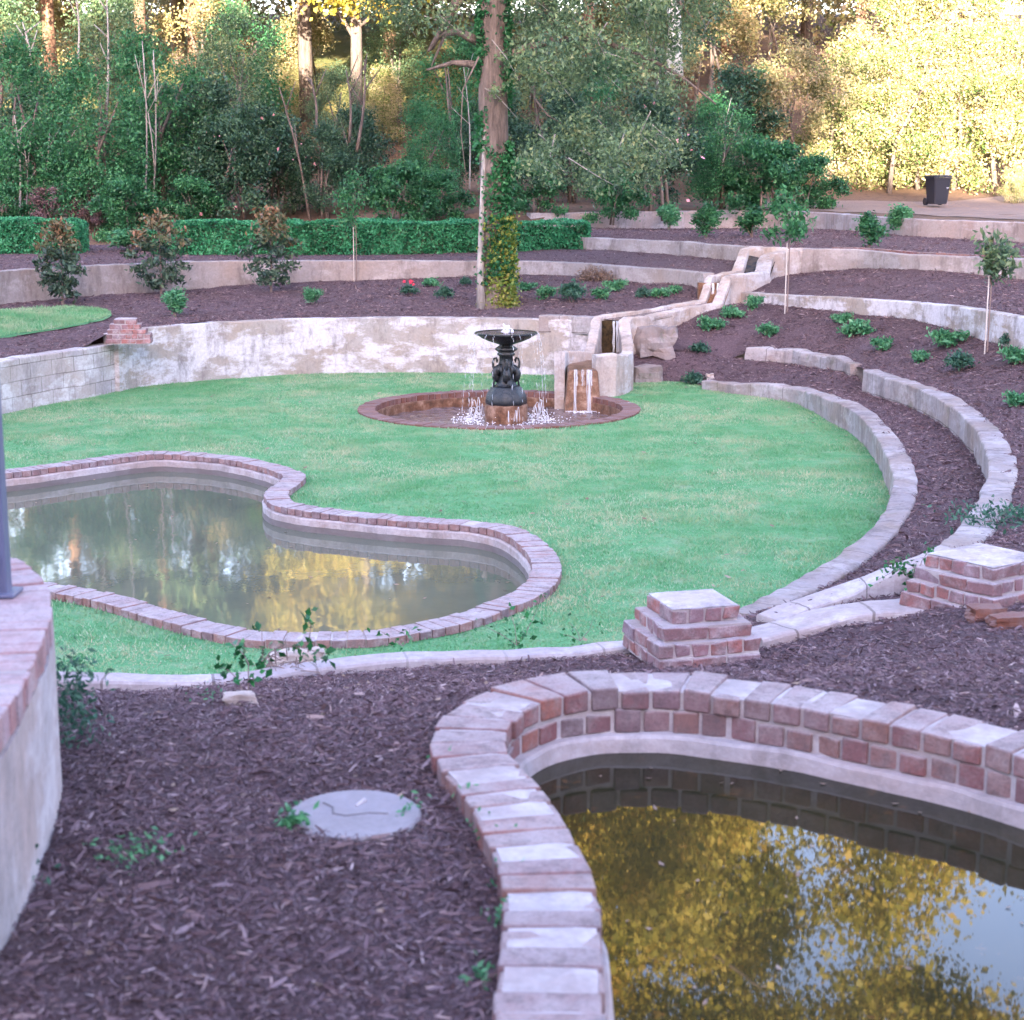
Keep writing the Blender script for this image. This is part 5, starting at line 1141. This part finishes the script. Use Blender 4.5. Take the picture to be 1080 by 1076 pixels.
vine('ivy', 'dark ivy sprig creeping over the concrete strips beside the right pier', [[up_at(968, 625, Y), up_at(958, 606, Y), up_at(950, 600, Y), up_at(925, 612, Y)], [up_at(968, 612, Y), up_at(972, 592, Y), up_at(980, 580, Y)], [up_at(962, 620, Y), up_at(968, 602, Y), up_at(946, 590, Y)], [up_at(966, 610, Y), up_at(935, 596, Y+.1)]], 120, .038, 'leaf_vine', spread_=.02)
def weed(px, py, n, L_, lb, zf=zf0, mat='leaf_bush', r=.05, h=.04):
    n = int(n*2); L_ *= .62
    q = hit(px, py, zf, 2, 14); C = RNG.normal(size=(n, 3))*(r, r, h*.5)+(0, 0, h)
    t = thing('weed', lb, 'plant', (q.x, q.y, q.z), 0, 'small weeds in the mulch'); foliage('leaves', C, L_, L_*.4, M[mat], t, zb=.5); return t
weed(140, 924, 60, .035, 'thin weed patch in the mulch at the lower left', r=.05)
weed(308, 886, 40, .05, 'bright grass tuft at the left rim of the round cover', r=.025, h=.03); weed(432, 876, 14, .035, 'tiny weed at the right rim of the round cover', r=.02)
weed(12, 945, 45, .035, 'weed at the foot of the platform wall in the lower left corner', r=.05, mat='leaf_bush_dark'); weed(78, 790, 260, .045, 'feathery green fern against the foot of the round platform', mat='leaf_bush_dark', r=.05, h=.16)
for px, py, lb in [(472, 822, 'highest weed along the outside of the brick pool rim'), (492, 858, 'second weed down the outside of the brick rim'), (510, 884, 'third weed down the outside of the brick rim'), (524, 905, 'fourth weed down the brick rim where it turns'), (536, 948, 'small weed where the rim bulges to the left'), (534, 990, 'bright weed low on the outside of the brick rim'), (510, 1052, 'lowest weed by the brick rim at the picture bottom')]:
    weed(px, py, 26, .035, lb, r=.022, h=.03)
weed(1058, 555, 200, .09, 'sprawling pale green weeds outside the outer stone wall', zf=zf2, mat='leaf_bush_dark', r=.22, h=.08)
weed(80, 708, 40, .05, 'wispy weed beside the platform on the lawn curb', r=.05); weed(220, 745, 20, .03, 'small weed left of the pale concrete block', r=.03); weed(663, 690, 20, .03, 'tiny weed at the left foot of the middle pier', r=.03)

# ------------------------------------------------------------------ loose mulch and grass
def chips(name, label, polys_zf, L_, n_each, near=None, lim=None):
    Vs = []; Fs = []; base = 0
    for (poly, holes, zf, n) in polys_zf:
        poly = np.array([(p[0], p[1]) for p in poly]); lo = poly.min(0); hi = poly.max(0)
        if lim: lo = np.maximum(lo, lim[:2]); hi = np.minimum(hi, lim[2:])
        C = RNG.uniform(lo, hi, (n, 2)); k = inside(C, poly)
        for h in holes: k &= ~inside(C, np.array(h))
        k &= (np.abs(C[:, 0]) < .36*C[:, 1]+.4)
        if near: k &= RNG.random(n) < np.minimum(1, (near/np.maximum(C[:, 1], .1))**2)
        C = C[k]; m = len(C)
        if m < 3: continue
        bp, bs_ = (.035, 2.2) if near else (.03, 3.0); z = zf(C[:, 0], C[:, 1])+RNG.uniform(-.004, .02, m)+np.array([noise.noise((a*bs_, b_*bs_, 0))*bp+noise.noise((a*bs_*3.1, b_*bs_*3.1, 5))*bp*.4 for a, b_ in C])
        P3 = np.column_stack([C, z]); a = rand_dirs(m, 0, .32); r = rand_dirs(m); b_ = np.cross(a, r); b_ /= np.linalg.norm(b_, axis=1, keepdims=True)
        L1 = L_*np.exp(RNG.normal(0, .45, (m, 1))); W1_ = L1*RNG.uniform(.09, .27, (m, 1)); c = np.cross(a, b_)
        if near is None: s_ = np.ones((m, 1))
        else: s_ = np.maximum(1, C[:, 1:2]/7.)
        L1 = L1*s_; W1_ = W1_*s_
        v = np.stack([P3-a*L1/2-b_*W1_*.3, P3-b_*W1_/2+c*L1*.06, P3+a*L1/2-b_*W1_*.15, P3+a*L1/2+b_*W1_*.2, P3+b_*W1_/2+c*L1*.06, P3-a*L1/2+b_*W1_*.2], 1).reshape(-1, 3)
        Vs.append(v); Fs.append(np.arange(m*6).reshape(-1, 6)+base); base += m*6
    o = np_mesh(name, np.concatenate(Vs), np.concatenate(Fs), M['chips']); tag(o, label, 'mulch', kind='stuff')
CVR = [(cv.location.x+.187*math.cos(i*.3), cv.location.y+.187*math.sin(i*.3)) for i in range(21)]
PLATP = [tuple(q[:2]) for q in PLAT]+[(-5, 5), (-5, 1)]
PO = [tuple(q[:2]) for q in offset(PIN, OUT1*(CW+.0), True)[::3]]
chips('mulch_chips', 'loose shredded bark covering the near mulch bed', [(BED['a'], [PO, CVR, PLATP], zf0, 1500000)], .0175, 0, near=4.6, lim=(-3.5, 2.0, 6.5, 11.5))
chips('mulch_chips', 'loose shredded bark on the terraces farther back', [(BED['b'], [], zf1, 150000), (BED['c'], [], zf2, 300000), (BED['d'], [], zf3, 120000), (BED['e'], [], zf4, 110000), (BED['f'], [], zf5, 120000), (BED['g'], [LP], zf6, 260000), (L2(W8B, -.12)+[tuple(q) for q in L2(W10, -.1)[::-1]], [], zfs, 8000)], .034, 0)
def grass(name, label, poly, holes, zf, n, h, w_):
    poly = np.array([(p[0], p[1]) for p in poly]); C = RNG.uniform(poly.min(0), poly.max(0), (n, 2)); k = inside(C, poly) & (np.abs(C[:, 0]) < .36*C[:, 1]+.4)
    for h_ in holes: k &= ~inside(C, np.array([(p[0], p[1]) for p in h_]))
    C = C[k]; m = len(C); z = np.atleast_1d(zf(C[:, 0], C[:, 1])) if callable(zf) else np.full(m, zf)
    hn = np.array([.55+.75*(.5+noise.noise((a*1.1, b_*1.1, 0))+.6*noise.noise((a*4, b_*4, 3))) for a, b_ in C])[:, None]; H = h*RNG.uniform(.5, 1.3, (m, 1))*np.clip(hn, .25, 1.6)
    a = RNG.uniform(0, 6.28, m); d = np.stack([np.cos(a), np.sin(a), np.zeros(m)], 1)*w_/2*RNG.uniform(.6, 1.3, (m, 1)); B = np.column_stack([C, z]); ln = np.column_stack([RNG.normal(0, .5, (m, 2)), np.ones(m)])*H
    V = np.stack([B-d, B+d, B+ln], 1).reshape(-1, 3); o = np_mesh(name, V, np.arange(m*3).reshape(-1, 3), M['grass']); tag(o, label, 'grass', kind='stuff')
grass('grass', 'short green grass of the large lawn', lawn_poly, [circ(BR), LOUT[::3]], 0.0, 560000, .027, .014)
grass('grass', 'green grass of the small upper lawn at left', LP, [], lambda x, y: zf6(x, y)+.05, 60000, .05, .02)

def fallen(name, label, pts, L_, mat, dz):
    C = np.array([(x, y, z+dz) for x, y, z in pts]); n = len(C); a = RNG.uniform(0, 6.28, n); A = np.stack([np.cos(a), np.sin(a), RNG.normal(0, .12, n)], 1); B = np.stack([-np.sin(a), np.cos(a), RNG.normal(0, .2, n)], 1)
    L1 = L_*RNG.uniform(.6, 1.3, (n, 1)); V = np.stack([C-A*L1/2, C+B*L1*.28, C+A*L1/2+(0, 0, .004), C-B*L1*.28], 1).reshape(-1, 3)
    o = np_mesh(name, V, np.arange(n*4).reshape(-1, 4), M[mat]); tag(o, label, 'leaves', kind='stuff')
cand = RNG.uniform((-8, 11), (5, 31), (600, 2)); k = inside(cand, np.array([(p[0], p[1]) for p in lawn_poly])) & ~inside(cand, LOUT[:, :2]) & ~inside(cand, np.array(circ(BR)))
fallen('fallen_leaves', 'scattered brown fallen leaves on the large lawn', [(x, y, .02) for x, y in cand[k][:170]], .07, 'dry', .008)
cand = RNG.uniform((0, 2.5), (4, 6), (400, 2)); k = inside(cand, PIN[:, :2]); fallen('floating_leaves', 'small leaves and bits floating on the near brick pool', [(x, y, ZP-.215) for x, y in cand[k][:70]], .022, 'dry', .003)
cand = RNG.uniform((-7, 13), (1, 21), (400, 2)); k = inside(cand, LIN[:, :2]); fallen('floating_leaves', 'few pale leaves floating on the green curved pool', [(x, y, -.15) for x, y in cand[k][:40]], .05, 'dry', .003)
cand = RNG.uniform((-1.4, 2.5), (6, 10), (900, 2)); k = inside(cand, np.array([(p[0], p[1]) for p in BED['a']])) & ~inside(cand, np.array(PO)) & ~inside(cand, np.array(PLATP)); q_ = cand[k][:230]
fallen('fallen_leaves', 'curled pale fallen leaves lying in the near mulch', [(x, y, zf0(x, y)) for x, y in q_], .035, 'dry', .02)
